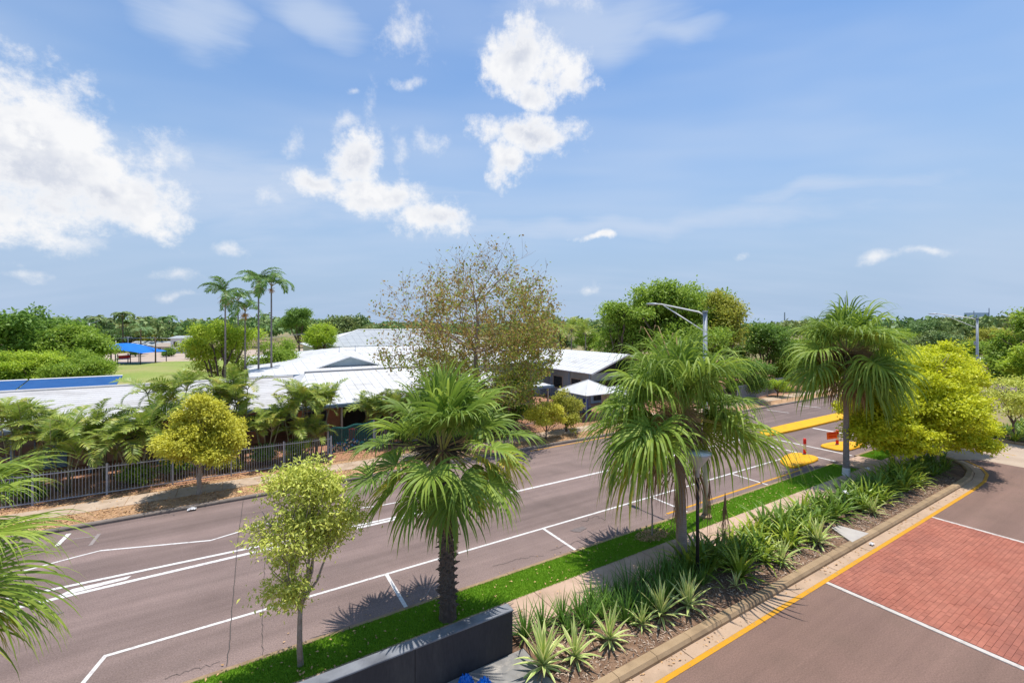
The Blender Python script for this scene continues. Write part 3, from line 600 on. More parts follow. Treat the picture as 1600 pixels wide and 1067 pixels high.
# ------------------------------------------------------------------ fan palms
def fan_frond(root, az, el, plen, blen, nseg, droop, rg, m, base, width=.03, pg=.05, theta=135, name='frond'):
    p = np.array(base, float) + np.array([math.cos(az), math.sin(az), 0]) * .10; d = np.array([math.cos(el) * math.cos(az), math.cos(el) * math.sin(az), math.sin(el)])
    pts = [p.copy()]
    for i in range(6):
        p = p + d * plen / 6; d = d + np.array([0, 0, -pg]); d /= np.linalg.norm(d); pts.append(p.copy())
    mb = MB(); mb.tube(pts, [.028 - .003 * i for i in range(7)], 4, False)
    s = np.cross(d, [0, 0, 1.0]); s = s / np.linalg.norm(s) if np.linalg.norm(s) > .05 else np.array([-math.sin(az), math.cos(az), 0]); n = np.cross(s, d)
    roll = rg.normal(0, .25); s, n = s * math.cos(roll) + n * math.sin(roll), n * math.cos(roll) - s * math.sin(roll)
    th = np.linspace(-R(theta), R(theta), nseg) + rg.normal(0, .015, nseg); ct, sn = np.cos(th)[:, None], np.sin(th)[:, None]
    cup = rg.uniform(.1, .45); D = d * ct + s * sn + n * (np.abs(sn) * cup - (ct < 0) * ct * .3); D /= np.linalg.norm(D, axis=1, keepdims=True); W = s * ct - d * sn
    tw = (np.where(np.arange(nseg) % 2, .5, -.5) + rg.normal(0, .12, nseg))[:, None]; W = W * np.cos(tw) + np.cross(D, W) * np.sin(tw)
    L_ = blen * (.74 + .26 * np.cos(th * .75)) * rg.uniform(.8, 1.12, nseg); K = 8; P = np.repeat(p[None], nseg, 0) + D * .02
    sp_ = 2 * R(theta) / nseg; wp = [.02, .14, .27, .38, .36, .29, .21, .12, .015]; rows = []
    dr = droop * rg.uniform(.7, 1.3, nseg)[:, None]
    for k in range(K + 1):
        Wk = W - (W * D).sum(1, keepdims=True) * D; Wk /= np.linalg.norm(Wk, axis=1, keepdims=True) + 1e-9; hw = blen * sp_ * wp[k] * width / 2
        rows.append(np.stack([P - Wk * hw, P + Wk * hw], 1))
        P = P + D * (L_ / K)[:, None]; t = (k + 1) / K; D = D + np.array([0, 0, -1.0]) * dr * max(0, t - .12) ** 1.1 + rg.normal(0, .02 + .03 * t, (nseg, 3)); D /= np.linalg.norm(D, axis=1, keepdims=True)
    V = np.stack(rows, 1).reshape(-1, 3); off = len(mb.v); mb.v += [tuple(q) for q in V]
    for i in range(nseg):
        b = off + i * (K + 1) * 2
        for k in range(K): mb.f.append((b + 2*k, b + 2*k + 1, b + 2*k + 3, b + 2*k + 2)); mb.mi.append(1)
    return mb.build(name, [PET, m], root)
def tassel(root, c, d, n, ln, m, rg, name, r=.006, spread=.5, k=3, g_=.35):
    mb = MB()
    for _ in range(n):
        dd = Vector(d) + Vector(rg.normal(0, spread, 3)); dd.normalize(); p = Vector(c); pts = [p.copy()]
        l = ln * rg.uniform(.5, 1.1)
        for i in range(4): p = p + dd * l / 4; dd = (dd + Vector((0, 0, -g_)) + Vector(rg.normal(0, .12, 3))).normalized(); pts.append(p.copy())
        mb.tube(pts, [r, r, r * .9, r * .8, r * .4], k, False)
    return mb.build(name, m, root)
def fan_palm(loc, label, zc, tr, plen, blen, droop, seed, bands=(), mats=(FAN, FAND), boots=0, nseg=46, width=.034, lean=(0, 0), dead=4, band=None, pg=.05, old=.2, gap=None):
    rg = np.random.default_rng(seed); rn = random.Random(seed); t = empty('fan_palm', (loc[0], loc[1], .08), 0, label, 'palm tree', 'fan palms along the near verge')
    pts, rad = [], []
    for i in range(41):
        u = i / 40; pts.append((lean[0] * u * u, lean[1] * u * u, -.1 + u * (zc - .2 + .1))); rad.append(tr * (1.25 - .35 * u + .35 * math.exp(-u * 14)) * (1 + (.035 if i % 2 else -.02)))
    MB().tube(pts, rad, 12).build('trunk', DBARK if boots else PBARK, t)
    if band: MB().lathe([(tr * 1.62, band[0]), (tr * 1.5, band[1])], 14).build('white_band', WHP, t, True)
    if boots:
        mb = MB()
        for i in range(boots):
            u = (i + .5) / boots; z = .25 + u * (zc - .9); a = i * 2.4; r = tr * (1.22 - .3 * u); L_ = rn.uniform(.05, .13) * (1 + .8 * u); w_ = rn.uniform(.03, .055); dx, dy = math.cos(a), math.sin(a); tx, ty = -dy, dx
            up = rn.uniform(.01, .09) if rn.random() < .75 else -.03
            mb.add([(dx*r*.9+tx*w_, dy*r*.9+ty*w_, z), (dx*r*.9-tx*w_, dy*r*.9-ty*w_, z), (dx*r-tx*w_*.8, dy*r-ty*w_*.8, z+.07), (dx*r+tx*w_*.8, dy*r+ty*w_*.8, z+.07), (dx*(r+L_)+tx*w_*.3, dy*(r+L_)+ty*w_*.3, z+up+.02), (dx*(r+L_)-tx*w_*.3, dy*(r+L_)-ty*w_*.3, z+up+.02)],
                   [(0,1,5,4),(3,4,5,2),(0,4,3),(1,2,5)])
        mb.build('leaf_base_stubs', BOOT, t)
    base = (lean[0], lean[1], zc)
    MB().lathe([(tr * .85, zc - .55), (tr * 1.25, zc - .3), (tr * 1.3, zc - .05), (tr * .8, zc + .2), (.03, zc + .4)], 12, (lean[0], lean[1], 0)).build('crown_shaft', FIBRE, t, True)
    tassel(t, base, (0, 0, .1), 130, .45, FIBRE, rg, 'fibre', .009, .8)
    i = 0
    for (cnt, e0, e1, kp, kb, kd) in bands:
        for q in range(cnt):
            u = (q + .5) / cnt; el = R(e0 + (e1 - e0) * u) + rg.normal(0, .10); az = i * 2.39996 + rg.normal(0, .28); i += 1
            if gap and el < gap[2] and abs((az - gap[0] + math.pi) % (2 * math.pi) - math.pi) < gap[1]: continue
            m = FANY if (el < .1 and rg.random() < old) else (mats[0] if rg.random() < .62 else mats[1])
            fan_frond(t, az, el, plen * kp * rg.uniform(.8, 1.15), blen * kb * rg.uniform(.85, 1.12), nseg, droop * kd, rg, m, base, width, pg)
    for i in range(dead): fan_frond(t, rg.uniform(0, 6.28), R(rg.uniform(-75, -60)), plen * .8, blen * .8, 18, droop * 1.5, rg, FANB, (base[0], base[1], zc - .3), width * .6, .1, 70, 'dead_frond')
    return t, base, rg
p1, b1, rg1 = fan_palm((4.85, 11.21), 'fan palm with rough dark trunk rising behind the charcoal wall', 4.5, .165, 1.25, 1.2, .58, 21, ((20, 88, 32, 1.0, 1.15, .95), (7, 24, 2, 1.35, .95, 1.0), (15, -8, -48, 1.1, 1.05, 1.1)), boots=210, old=.4, mats=(FAND, FAN), width=1.25, nseg=40, lean=(-.1, .15), dead=3)
for (a, l) in ((2.6, .95), (2.9, .8), (-.4, .8), (1.2, .7)): tassel(p1, (b1[0], b1[1], b1[2] + .05), (math.cos(a), math.sin(a), .25), 90, l, FRUIT, rg1, 'fruit_cluster', .014, .38, 4, .22)
for a in (2.7, 3.3, 5.6): tassel(p1, b1, (math.cos(a), math.sin(a), .5), 4, 1.25, TAWNY, rg1, 'fruit_stalk', .013, .12, 4, .25)
p2, b2, rg2 = fan_palm((12.53, 9.69), 'weeping fan palm with long hanging leaf tips beside the cone lamp', 4.8, .145, 1.4, 2.15, 1.2, 22, ((17, 87, 46, 1.05, 1.0, .95), (14, 42, 8, 1.15, 1.05, 1.05), (24, 4, -34, 1.1, 1.2, .98)), boots=0, nseg=48, width=.85, lean=(-.05, .1), pg=.07, old=.12, gap=(4.36, .85, .95))
for a in (.6, 2.2, 3.9, 4.7): tassel(p2, (b2[0], b2[1], b2[2] + .1), (math.cos(a) * .8, math.sin(a) * .8, .35), 120, .9, TAWNY, rg2, 'dry_flower_cluster', .010, .45)
for a in (3.7, 4.2, 4.8, 5.3): tassel(p2, (b2[0] + .1 * math.cos(a), b2[1] + .1 * math.sin(a), b2[2] - .15), (math.cos(a), math.sin(a), -.4), 70, .9, FIBRE, rg2, 'old_leaf_stalks', .014, .3, 3, .25)
for dx, dy, h in ((-1.0, .7, 3.55), (-.55, .5, 3.6), (-.1, .15, 3.3)): MB().tube([b2, (dx * .4, dy * .4, b2[2] + h * .5), (dx, dy, b2[2] + h * .85), (dx - .1, dy + .03, b2[2] + h * .86), (dx - .17, dy + .05, b2[2] + h * .8)], [.022, .018, .014, .02, .008], 5).build('flower_spike', TAWNY, p2, True)
for (dx, dy, zl) in ((-.9, -.5, 1.0), (.9, -.4, .75), (1.3, -.7, .35)): tassel(p2, (dx, dy, zl + 2.0), (0, 0, -1), 26, 1.9, FANB, rg2, 'hanging_dead_strands', .007, .05)
p3, b3, rg3 = fan_palm((27.26, 10.87), 'weeping fan palm with pale painted trunk base near the crossing', 6.35, .115, 1.5, 2.0, .98, 23, ((15, 84, 42, .98, .95, 1.0), (5, 32, 14, 1.1, 1.0, 1.1), (20, -8, -46, 1.05, 1.15, 1.0)), mats=(FAN, FAND), nseg=40, width=1.0, band=(.0, .42), pg=.06, old=.1, dead=7, gap=(3.55, .62, .55))
for a in (.3, 1.8, 3.4, 5.0): tassel(p3, (b3[0], b3[1], b3[2] - .1), (math.cos(a) * .8, math.sin(a) * .8, .0), 100, .95, FIBRE, rg3, 'dry_flower_cluster', .014, .4)
for a in np.arange(.2, 6.2, .75): tassel(p3, (b3[0], b3[1], b3[2] - .15), (math.cos(a), math.sin(a), .25), 80, 1.35, FANB, rg3, 'old_leaf_stalks', .018, .34, 3, .16)
tassel(p3, (b3[0] + .5, b3[1] - .4, b3[2] + .15), (.5, -.4, .2), 110, .7, TAWNY, rg3, 'dry_flower_cluster', .012, .4)
for dx, h in ((-.14, 3.0), (-.02, 3.1)): MB().tube([(b3[0], b3[1], b3[2]), (dx * .5, 0, b3[2] + h * .5), (dx, 0, b3[2] + h)], [.025, .02, .01], 5).build('flower_spike', mat('dark_spike', (.12, .11, .10)), p3)
p0, b0, rg0 = fan_palm((-4.95, 11.3), 'bright green fan palm reaching in from the left edge of the view', 4.0, .16, 1.2, 1.55, .62, 24, ((14, 85, 40, 1.0, 1.0, .9), (12, 32, 0, 1.1, 1.0, 1.0), (16, -5, -50, 1.05, 1.05, 1.0)), mats=(FAN, FAND), nseg=58, width=.85, pg=.06, old=.15)

# ------------------------------------------------------------------ strap-leaved plants of the garden bed
def strap_mesh(name, n, ln, w, up, m, seed, bend=1.1, K=5):
    rg = np.random.default_rng(seed); mb = MB()
    for i in range(n):
        az = i * 2.39996 + rg.normal(0, .3); el = up * rg.uniform(.55, 1.0) if rg.random() < .8 else up * .35; L_ = ln * rg.uniform(.65, 1.1); hw = w * rg.uniform(.7, 1.15) / 2
        r0 = rg.uniform(0, .07); p = np.array([math.cos(az) * r0, math.sin(az) * r0, 0.]); s = np.array([-math.sin(az), math.cos(az), 0]); bd = bend * rg.uniform(.5, 1.3); vs = []
        for k in range(K + 1):
            t = k / K; e = el - bd * t ** 1.6; wk = hw * (.6 + .4 * min(1, t * 4)) * (1 - max(0, t - .45) / .55 * .93)
            vs += [p - s * wk + [0, 0, wk * .35], p.copy(), p + s * wk + [0, 0, wk * .35]]
            p = p + np.array([math.cos(e) * math.cos(az), math.cos(e) * math.sin(az), math.sin(e)]) * L_ / K
        mb.add(vs, [(3*k+j, 3*k+j+1, 3*k+j+4, 3*k+j+3) for k in range(K) for j in (0, 1)])
    return mb.mesh(name, m)
LILYS = [strap_mesh('lily_foliage', 34, .85, .075, R(80), m, 40 + i, 1.25) for i, m in enumerate((LILY, LILYL, LILY, LILYL, LILY, LILY))]
STRAPS = [strap_mesh('strap_foliage', 46, .75, .032, R(86), STRAP, 60 + i, .55) for i in range(4)]
BEDZ = .07
def plant(mesh, x, y, sc, label, group, cat='plant', name='lily_clump', z=BEDZ):
    o = inst(name, mesh, None, (x, y, z), (rnd.uniform(-.06, .06), rnd.uniform(-.06, .06), rnd.uniform(0, 6.28)), sc); return tag(o, label, cat, group)
k = 0; x = 6.35
while x < 12.4:
    for yy in ((9.45,) if x < 7 else (9.5, 9.05) if x < 8.6 else (9.5, 9.05, 8.6)):
        row = 'path-side' if yy > 9.3 else 'middle' if yy > 8.8 else 'inner'
        plant(rnd.choice(STRAPS), x + rnd.uniform(-.1, .1), yy + rnd.uniform(-.1, .1), rnd.uniform(.95, 1.25), f'dark green upright strap-leaf clump, {ORD[k]} from the charcoal wall in the {row} row', 'dark strap-leaf clumps', name='strap_clump')
    x += .52; k += 1
def lily_row(x0, x1, step, y, word, sc=(1.15, 1.6), meshes=LILYS, ref='the cone lamp', skip=None):
    n = 0; x = x0
    while x < x1:
        if not (skip and skip(x, y)):
            plant(rnd.choice(meshes), x + rnd.uniform(-.16, .16), y + rnd.uniform(-.13, .13), rnd.uniform(*sc), f'green strap-leaved lily clump, {ORD[n]} counting from {ref} in the {word} row', 'lily clumps in the garden bed')
            n += 1
        x += step
lily_row(12.3, 30.2, .78, 9.42, 'path-side'); lily_row(12.7, 30.4, .82, 8.82, 'middle', skip=lambda x, y: False)
lily_row(13.6, 29.0, 1.5, 8.3, 'kerb-side', (1.0, 1.35), LILYS[1:4:2], skip=lambda x, y: 19.3 < x < 21.2 or x > 25.5 and x < 27)
lily_row(30.6, 35.2, .72, 9.45, 'shaded path-side', (.9, 1.15), [LILYS[0], LILYS[2], LILYS[4]], 'the first yellow tree'); lily_row(30.8, 34.9, .72, 8.95, 'shaded middle', (.9, 1.15), [LILYS[0], LILYS[2], LILYS[4]], 'the first yellow tree'); lily_row(31.0, 33.6, .75, 8.4, 'shaded kerb-side', (.8, 1.0), [LILYS[0], LILYS[2]], 'the first yellow tree')
k = 0
for xx in np.arange(44.9, 54, .8):
    for j, yy in enumerate((7.3, 8.1, 8.9)):
        plant(LILYS[(k + j) % 6], xx + rnd.uniform(-.15, .15), yy + rnd.uniform(-.15, .15), rnd.uniform(.9, 1.2), f"lily clump beyond the driveway, {ORD[k]} from its kerb in the {('near', 'middle', 'far')[j]} row", 'lily clumps beyond the driveway', z=.1)
    k += 1
struct(MB().box(44.45, 60, 6.9, 9.6, -.05, .10), 'garden_bed_beyond', SOIL)
kb = tag(empty('garden_kerb_beyond'), kind='structure'); kerb_run(kb, [(60, 6.75), (45.2, 6.75), (44.4, 7.2), (44.3, 9.6)], .25, -.05, .16, 1.6, KERBM)
def umbel(x, y, z, label):
    t = empty('lily_flower', (x, y, z), 0, label, 'flower', 'white lily flowers'); rg = np.random.default_rng(int(x * 10)); MB().tube([(0, 0, -.75), (.02, 0, -.3), (0, 0, 0)], .012, 5).build('stalk', LILYL, t)
    mb = MB()
    for i in range(26):
        d = unit(rg, 1)[0]; d[2] = abs(d[2]) * .8; a = np.cross(d, [0, 0, 1]); a /= np.linalg.norm(a) + 1e-6; q = d * rg.uniform(.1, .19); mb.add([(0, 0, 0), tuple(q * .6 + a * .014), tuple(q), tuple(q * .6 - a * .014)], [(0, 1, 2, 3)])
    mb.build('petals', WHP, t)
for (px, py, lab) in ((1321, 770, 'white spidery lily flower in front of the pale palm base'), (1357, 733, 'white spidery lily flower between the palm and the yellow trees')):
    c = g(px, py, .85); umbel(c[0], c[1], .85, lab)

def vari_leaf(L_, w, bend, K=6):
    mb = MB(); p = Vector((0, 0, 0)); vs = []
    for k in range(K + 1):
        t = k / K; e = -bend * t ** 1.5; wk = w / 2 * (.55 + 1.5 * t * (1 - t) * 1.2) * (1 - t ** 3) + .001
        for q, zz in ((-1, .5), (-.62, .12), (0, -.1), (.62, .12), (1, .5)): vs.append((p.x, q * wk, p.z + zz * wk * .6))
        p = p + Vector((math.cos(e), 0, math.sin(e))) * L_ / K
    n = len(mb.v); mb.v += vs
    for k in range(K):
        for j in range(4): mb.f.append((5*k+j, 5*k+j+1, 5*k+j+6, 5*k+j+5)); mb.mi.append(0 if j in (0, 3) else 1)
    return mb.mesh('leaf', [VARI, VARG])
VL = [vari_leaf(.72, .075, .25), vari_leaf(.72, .085, .6), vari_leaf(.66, .09, 1.0)]
def variegated(x, y, sc, n, label):
    t = empty('variegated_agave', (x, y, BEDZ + .06), rnd.uniform(0, 6.28), label, 'plant', 'variegated agaves at the kerb side', sc)
    for i in range(n):
        u = (i + .5) / n; el = R(84 - 92 * u ** 1.25) + rnd.gauss(0, .06); inst('leaf', VL[0 if u < .5 else (1 if u < .8 else 2)], t, (0, 0, .1 * (1 - u)), (rnd.gauss(0, .1), -el, i * 2.39996 + rnd.gauss(0, .1)), rnd.uniform(.85, 1.12) * (.8 + .35 * math.sin(math.pi * min(1, u + .15))))
    tassel(t, (0, 0, .02), (0, 0, -.3), 26, .35, FANB, rng, 'dry_skirt', .012, .9)
    return t
for (px, py, sc, n, lab) in ((849, 1045, 1.1, 34, 'largest variegated agave, nearest the charcoal wall end'), (899, 1030, .82, 28, 'variegated agave right behind the largest one by the wall'), (953, 1003, .88, 28, 'third variegated agave from the charcoal wall, with a broken leaf'), (1003, 978, .6, 22, 'small variegated agave between two larger ones, left of the cone lamp'),
                             (1033, 965, .95, 30, 'fifth variegated agave from the charcoal wall, left of the cone lamp'), (1075, 950, 1.0, 30, 'variegated agave just left of the cone lamp post'), (1150, 918, .5, 16, 'tiny variegated agave in bare mulch right of the lamp post'),
                             (1222, 880, .85, 26, 'variegated agave in front of lilies, left of the pit cover by two plants'), (1278, 850, 1.0, 30, 'large variegated agave beside the pale pit cover'), (1364, 803, .8, 24, 'variegated agave past the pit cover, below the pale palm base')):
    c = g(px, py, .1); variegated(c[0], c[1], sc * 1.15, n, lab)

# ------------------------------------------------------------------ street trees with golden foliage
tree('street_tree', 'sparse pale golden street tree on the grass in front of the charcoal wall', (1.26, 11.43), [(-0.123,0.0,3.75,0.82,0.779,0.75),(0.615,0.246,3.6,0.615,0.615,0.75),(-0.615,-0.082,3.5,0.492,0.574,0.6),(0.164,0.082,4.25,0.656,0.574,0.4),(-0.328,0.0,2.3,0.492,0.492,0.55),(0.369,0.164,2.75,0.492,0.492,0.5),(0.82,0.164,2.9,0.287,0.328,0.4),(-0.164,-0.246,2.0,0.328,0.328,0.35)], 1.55, .075, YSPARSE, BARK, 540, 24, .105, .16, 31, group='golden street trees', twigs=7, sub=5, inner=.1, low=-.9, aspect=.42)
tree('street_tree', 'dense golden cone-shaped street tree on the far verge in front of the fence', (-1.48, 25.42), [(0,0,2.75,1.45,1.45,.9),(.0,0,3.5,1.0,1.0,.9),(-.9,.2,2.35,.8,.85,.6),(.95,.1,2.4,.85,.85,.65),(.1,-.2,4.1,.5,.5,.5),(.4,-.4,2.2,.95,.8,.55)], 1.5, .12, YTREE, BARK, 1500, 30, .13, .15, 32, group='golden street trees', sub=9, inner=.5, low=-.75)
tree('street_tree', 'small spreading golden street tree on the far verge before the blue sign', (18.18, 25.14), [(0,0,1.95,1.2,1.2,.6),(-.7,.1,1.6,.7,.7,.5),(.75,0,1.5,.7,.7,.5),(.1,0,2.35,.8,.8,.4),(1.1,-.1,1.15,.35,.4,.3)], .7, .06, YTREE, DBARK, 520, 20, .12, .13, 33, group='golden street trees', sub=6, inner=.4, low=-.8, twigs=5)
tree('golden_tree', 'large yellow-green tree in the garden bed, nearest the pale-based palm', (30.6, 10.0), [(0,0,3.1,2.3,2.0,1.1),(-1.6,.2,2.4,1.5,1.2,.8),(1.4,-.4,3.0,1.6,1.5,1.0),(.2,-.9,2.3,1.7,1.2,.8),(.4,.3,4.1,1.5,1.4,1.0),(-.6,-.5,1.75,1.3,1.0,.55)], 1.5, .11, YTREE2, BARK, 1700, 32, .16, .17, 34, group='yellow-green trees by the driveway', sub=9, inner=.5, low=-.7)
tree('golden_tree', 'large yellow-green tree in the garden bed, in the middle of its group', (33.4, 8.9), [(0,0,3.6,2.3,2.1,1.3),(-1.2,.5,4.6,1.6,1.5,1.0),(1.3,-.3,3.2,1.7,1.6,1.1),(.0,.0,5.6,1.5,1.4,.9),(-.4,-1.0,2.6,1.8,1.2,.9),(1.3,.1,4.6,1.3,1.3,1.0),(.4,-1.0,1.9,1.4,1.0,.6)], 1.5, .12, YTREE2, BARK, 2000, 32, .16, .17, 35, group='yellow-green trees by the driveway', sub=9, inner=.5, low=-.7)
tree('golden_tree', 'tallest yellow-green tree in the garden bed, nearest the driveway', (37.0, 10.2), [(0,0,4.2,2.4,2.2,1.4),(-1.3,.3,5.3,1.8,1.6,1.1),(.3,.0,6.2,1.5,1.4,.95),(1.5,-.2,4.6,1.6,1.6,1.2),(1.2,-.3,3.0,1.7,1.5,1.0),(.2,-1.2,3.2,1.8,1.3,1.0),(1.9,-.9,2.2,1.3,1.1,.7)], 1.8, .13, YTREE2, BARK, 2100, 32, .17, .18, 36, group='yellow-green trees by the driveway', sub=9, inner=.5, low=-.7)
tree('street_tree', 'thin pale golden tree beyond the driveway at the right edge', (45.3, 8.2), [(0,0,3.3,1.6,1.6,.6),(-1.0,.2,2.8,1.0,1.0,.5),(1.0,-.3,2.9,1.1,1.1,.5),(-.3,-.5,2.2,1.2,.9,.4),(.2,.3,3.8,1.0,1.0,.35)], 1.3, .09, YSPARSE, DBARK, 300, 20, .15, .22, 37, group='golden street trees', sub=5, inner=.3, low=-.8, twigs=6)
# sapling stem in its ring of mulch on the grass
c = g(1019, 836, .1); t = empty('sapling', (c[0], c[1], .085), 0, 'thin young tree in a ring of dry mulch behind the weeping palm', 'sapling')
MB().tube([(0, 0, 0), (.02, .01, .8), (-.02, .03, 1.7), (.01, .05, 2.5)], [.035, .03, .025, .012], 6).build('trunk', BARK, t)
link(bpy.data.objects.new('crown', crown_mesh('crown', [(0, 0, 2.4, .5, .5, .5), (.1, 0, 2.9, .35, .35, .35)], 60, 14, .1, .14, MD, 71, inner=.2)), t)
litter('mulch_ring', 'ring of pale dry leaves round the sapling on the grass', 900, (c[0] - .75, c[0] + .75, c[1] - .42, c[1] + .42), DRYLEAF, 72, .04, .10, .115, 'mulch', lambda x, y: 1.0 if ((x - c[0]) / .75) ** 2 + ((y - c[1]) / .42) ** 2 < 1 else 0.0)

# ------------------------------------------------------------------ feather palms
def feather_mesh(name, m, n=26, bend=1.5, e0=1.0, leaflet=.30, seed=0, vshape=.25, lw=.028, droop=.5):
    rg = np.random.default_rng(seed); p = np.zeros(3); pts = [p.copy()]; ds = []; K = 10
    for k in range(K):
        e = e0 - bend * (k / K) ** 1.2; d = np.array([math.cos(e), 0, math.sin(e)]); ds.append(d); p = p + d / K; pts.append(p.copy())
    ds.append(ds[-1]); mb = MB(); mb.tube(pts, [.014 * (1 - .08 * i) for i in range(K + 1)], 3, False)
    for i in range(n):
        t = .16 + .84 * (i + .5) / n; kf = t * K; k = min(int(kf), K - 1); f = kf - k; q = pts[k] * (1 - f) + pts[k + 1] * f; d = ds[k]; up = np.array([-d[2], 0, d[0]])
        L_ = leaflet * (math.sin(math.pi * min(.97, .12 + .83 * t)) ** .6)
        for sgn in (-1, 1):
            v = d * .62 + np.array([0, sgn * .8, 0]) + up * vshape + rg.normal(0, .07, 3); v /= np.linalg.norm(v); l = L_ * rg.uniform(.85, 1.1); w_ = lw / 2
            a = q; b = q + v * l * .5 - np.array([0, 0, .06 * droop * l]); c_ = b + (v + np.array([0, 0, -droop])) / np.linalg.norm(v + np.array([0, 0, -droop])) * l * .5
            x_ = np.cross(v, up); x_ = x_ / np.linalg.norm(x_) * w_
            o = len(mb.v); mb.v += [tuple(a - x_ * .5), tuple(a + x_ * .5), tuple(b + x_), tuple(b - x_), tuple(c_)]; mb.f += [(o, o+1, o+2, o+3), (o+3, o+2, o+4)]; mb.mi += [1, 1]
    return mb.mesh(name, [CANEST, m])
CF = [feather_mesh('frond', CANE, 26, b, e, .30, i, .35, .03, .45) for i, (b, e) in enumerate(((1.6, 1.2), (2.0, 1.1), (2.3, .9), (1.2, 1.3)))]
TF = [feather_mesh('frond', CARP, 34, b, e, .27, 10 + i, .25, .026, .8) for i, (b, e) in enumerate(((2.4, 1.1), (2.8, .9), (2.0, 1.2)))]
FF = [feather_mesh('frond', FARL, 12, b, e, .34, 20 + i, .1, .10, .8) for i, (b, e) in enumerate(((2.2, 1.0), (2.6, .8)))]
def feather_palm(loc, label, stems, fl, seed, meshes=CF, nf=6, name='cane_palm', group='cane palms behind the fence', sr=.035, z0=.1, stemm=CANEST, fruit=None, spread=.6, cat='palm tree'):
    rn = random.Random(seed); t = empty(name, (loc[0], loc[1], z0), 0, label, cat, group)
    for (dx, dy, h) in stems:
        bx, by = dx * .35, dy * .35; MB().tube([(bx, by, -.1), (bx + (dx - bx) * .35, by + (dy - by) * .35, h * .5), (dx, dy, h)], [sr * 1.2, sr, sr * .8], 6).build('stem', stemm, t, True)
        a0 = rn.uniform(0, 6.28)
        for i in range(nf): inst('frond', rn.choice(meshes), t, (dx, dy, h), (rn.gauss(0, .2), rn.uniform(-.35, .45), a0 + i * 2.39996 + rn.gauss(0, .2)), fl * rn.uniform(.8, 1.15))
        if fruit: tassel(t, (dx, dy, h - .25), (0, 0, -.4), 70, fruit, mat('orange_fruit', (.42, .22, .06), (.5, .3, .1), 5, .8, island=.6), np.random.default_rng(seed), 'fruit_cluster', .016, .5)
    return t
def clump(n, h, sp, seed):
    rn = random.Random(seed); return [(rn.uniform(-sp, sp), rn.uniform(-sp, sp), h * rn.uniform(.62, 1.08)) for _ in range(n)]
for (px, y, n, h, sp, fl, seed, lab) in ((100, 29.2, 8, 2.6, .9, 1.7, 1, 'yellowing cane palm clump behind the left end of the fence'), (25, 30.4, 6, 3.3, .8, 1.8, 2, 'cane palm clump in front of the veranda at the left edge'), (172, 30.2, 6, 2.8, .8, 1.6, 3, 'cane palm clump between the yellowing clump and the bushiest one'), (212, 29.0, 9, 2.7, .9, 1.8, 4, 'bushiest cane palm clump, behind the fence left of the golden cone tree'), (262, 30.6, 7, 4.0, .9, 1.7, 5, 'tall cane palm clump rising over the roof left of the golden cone tree'),
        (330, 30.4, 6, 4.0, .8, 1.7, 6, 'cane palm clump whose heads show above the golden cone tree'), (382, 30.0, 7, 3.9, .9, 1.6, 7, 'cane palm clump just right of the golden cone tree'), (415, 28.9, 5, 2.6, .7, 1.5, 8, 'low cane palm clump by the fence right of the golden cone tree'), (458, 29.0, 7, 3.9, .7, 1.5, 9, 'tall twin-headed cane palm clump near the fence end'), (492, 29.4, 8, 3.2, .8, 1.6, 10, 'arching cane palm clump at the fence end beside the mosaic gate'),
        (478, 28.5, 6, 1.7, .6, 1.4, 14, 'lowest cane palm clump, against the fence end post'), (590, 30.2, 6, 2.2, .8, 1.5, 11, 'yellowing cane palm clump right of the mosaic gate'), (620, 29.3, 7, 2.6, .9, 1.6, 12, 'cane palm clump behind the rough-trunked fan palm'), (690, 29.5, 6, 2.4, .9, 1.5, 13, 'cane palm clump between the gate and the orange-leaved tree')):
    q = (px - 800) / FPX; F = y / (FW[1] + q * RT[1]); c = at(px, F); feather_palm(c, lab, clump(n, h, sp, seed), fl, seed)
for (px, F, top, fl, sd, fr, lab) in ((352, 41, 462, 2.6, 41, .8, 'leftmost tall feather palm with orange fruit over the lime tree'), (383, 43, 487, 2.6, 42, .7, 'shortest of the tall feather palms, in the middle of the group'), (404, 40, 445, 2.7, 43, .8, 'tall slim feather palm with orange fruit, second from the right'), (424, 40, 448, 2.7, 44, .4, 'rightmost tall slim feather palm over the white roofs'), (372, 46, 470, 2.4, 45, None, 'tall feather palm behind the leftmost one of the group')):
    feather_palm(at(px, F), lab, [(0, 0, zat(top, F))], fl, sd, TF, 9, 'tall_palm', 'tall feather palms above the roofs', .085, 0, PBARK, fr)
# ------------------------------------------------------------------ fence, gate, lamp posts
def bar_fence(x0, x1, y, label, h=1.42, z=.1, sp=.115, post=2.45, group=None):
    t = empty('bar_fence', (x0, y, z), 0, label, 'fence', group); L_ = x1 - x0
    bm_ = MB().tube([(0, 0, .08), (0, 0, h)], .0105, 5).mesh('bar', FENCEM); pm = MB().bbox(-.035, .035, -.035, .035, -.1, h + .05, .008).mesh('post', FENCEM)
    n = round(L_ / post)
    for i in range(n + 1): inst('post', pm, t, (L_ * i / n, 0, 0))
    for i in range(n):
        for zz in (.12, h - .12): MB().box(L_ * i / n + .036, L_ * (i + 1) / n - .036, -.02, .02, zz - .02, zz + .02).build('rail', FENCEM, t)
    m = int(L_ / sp)
    for i in range(m):
        xx = (i + .5) * L_ / m
        if min(abs(xx - L_ * j / n) for j in range(n + 1)) > .05: inst('bar', bm_, t, (xx, 0, 0))
bar_fence(-12.5, 4.64, 27.6, 'long grey steel bar fence behind the far footpath')
bar_fence(7.6, 22.5, 29.2, 'grey steel bar fence right of the mosaic gate behind the palms', 1.4, .1, .13)
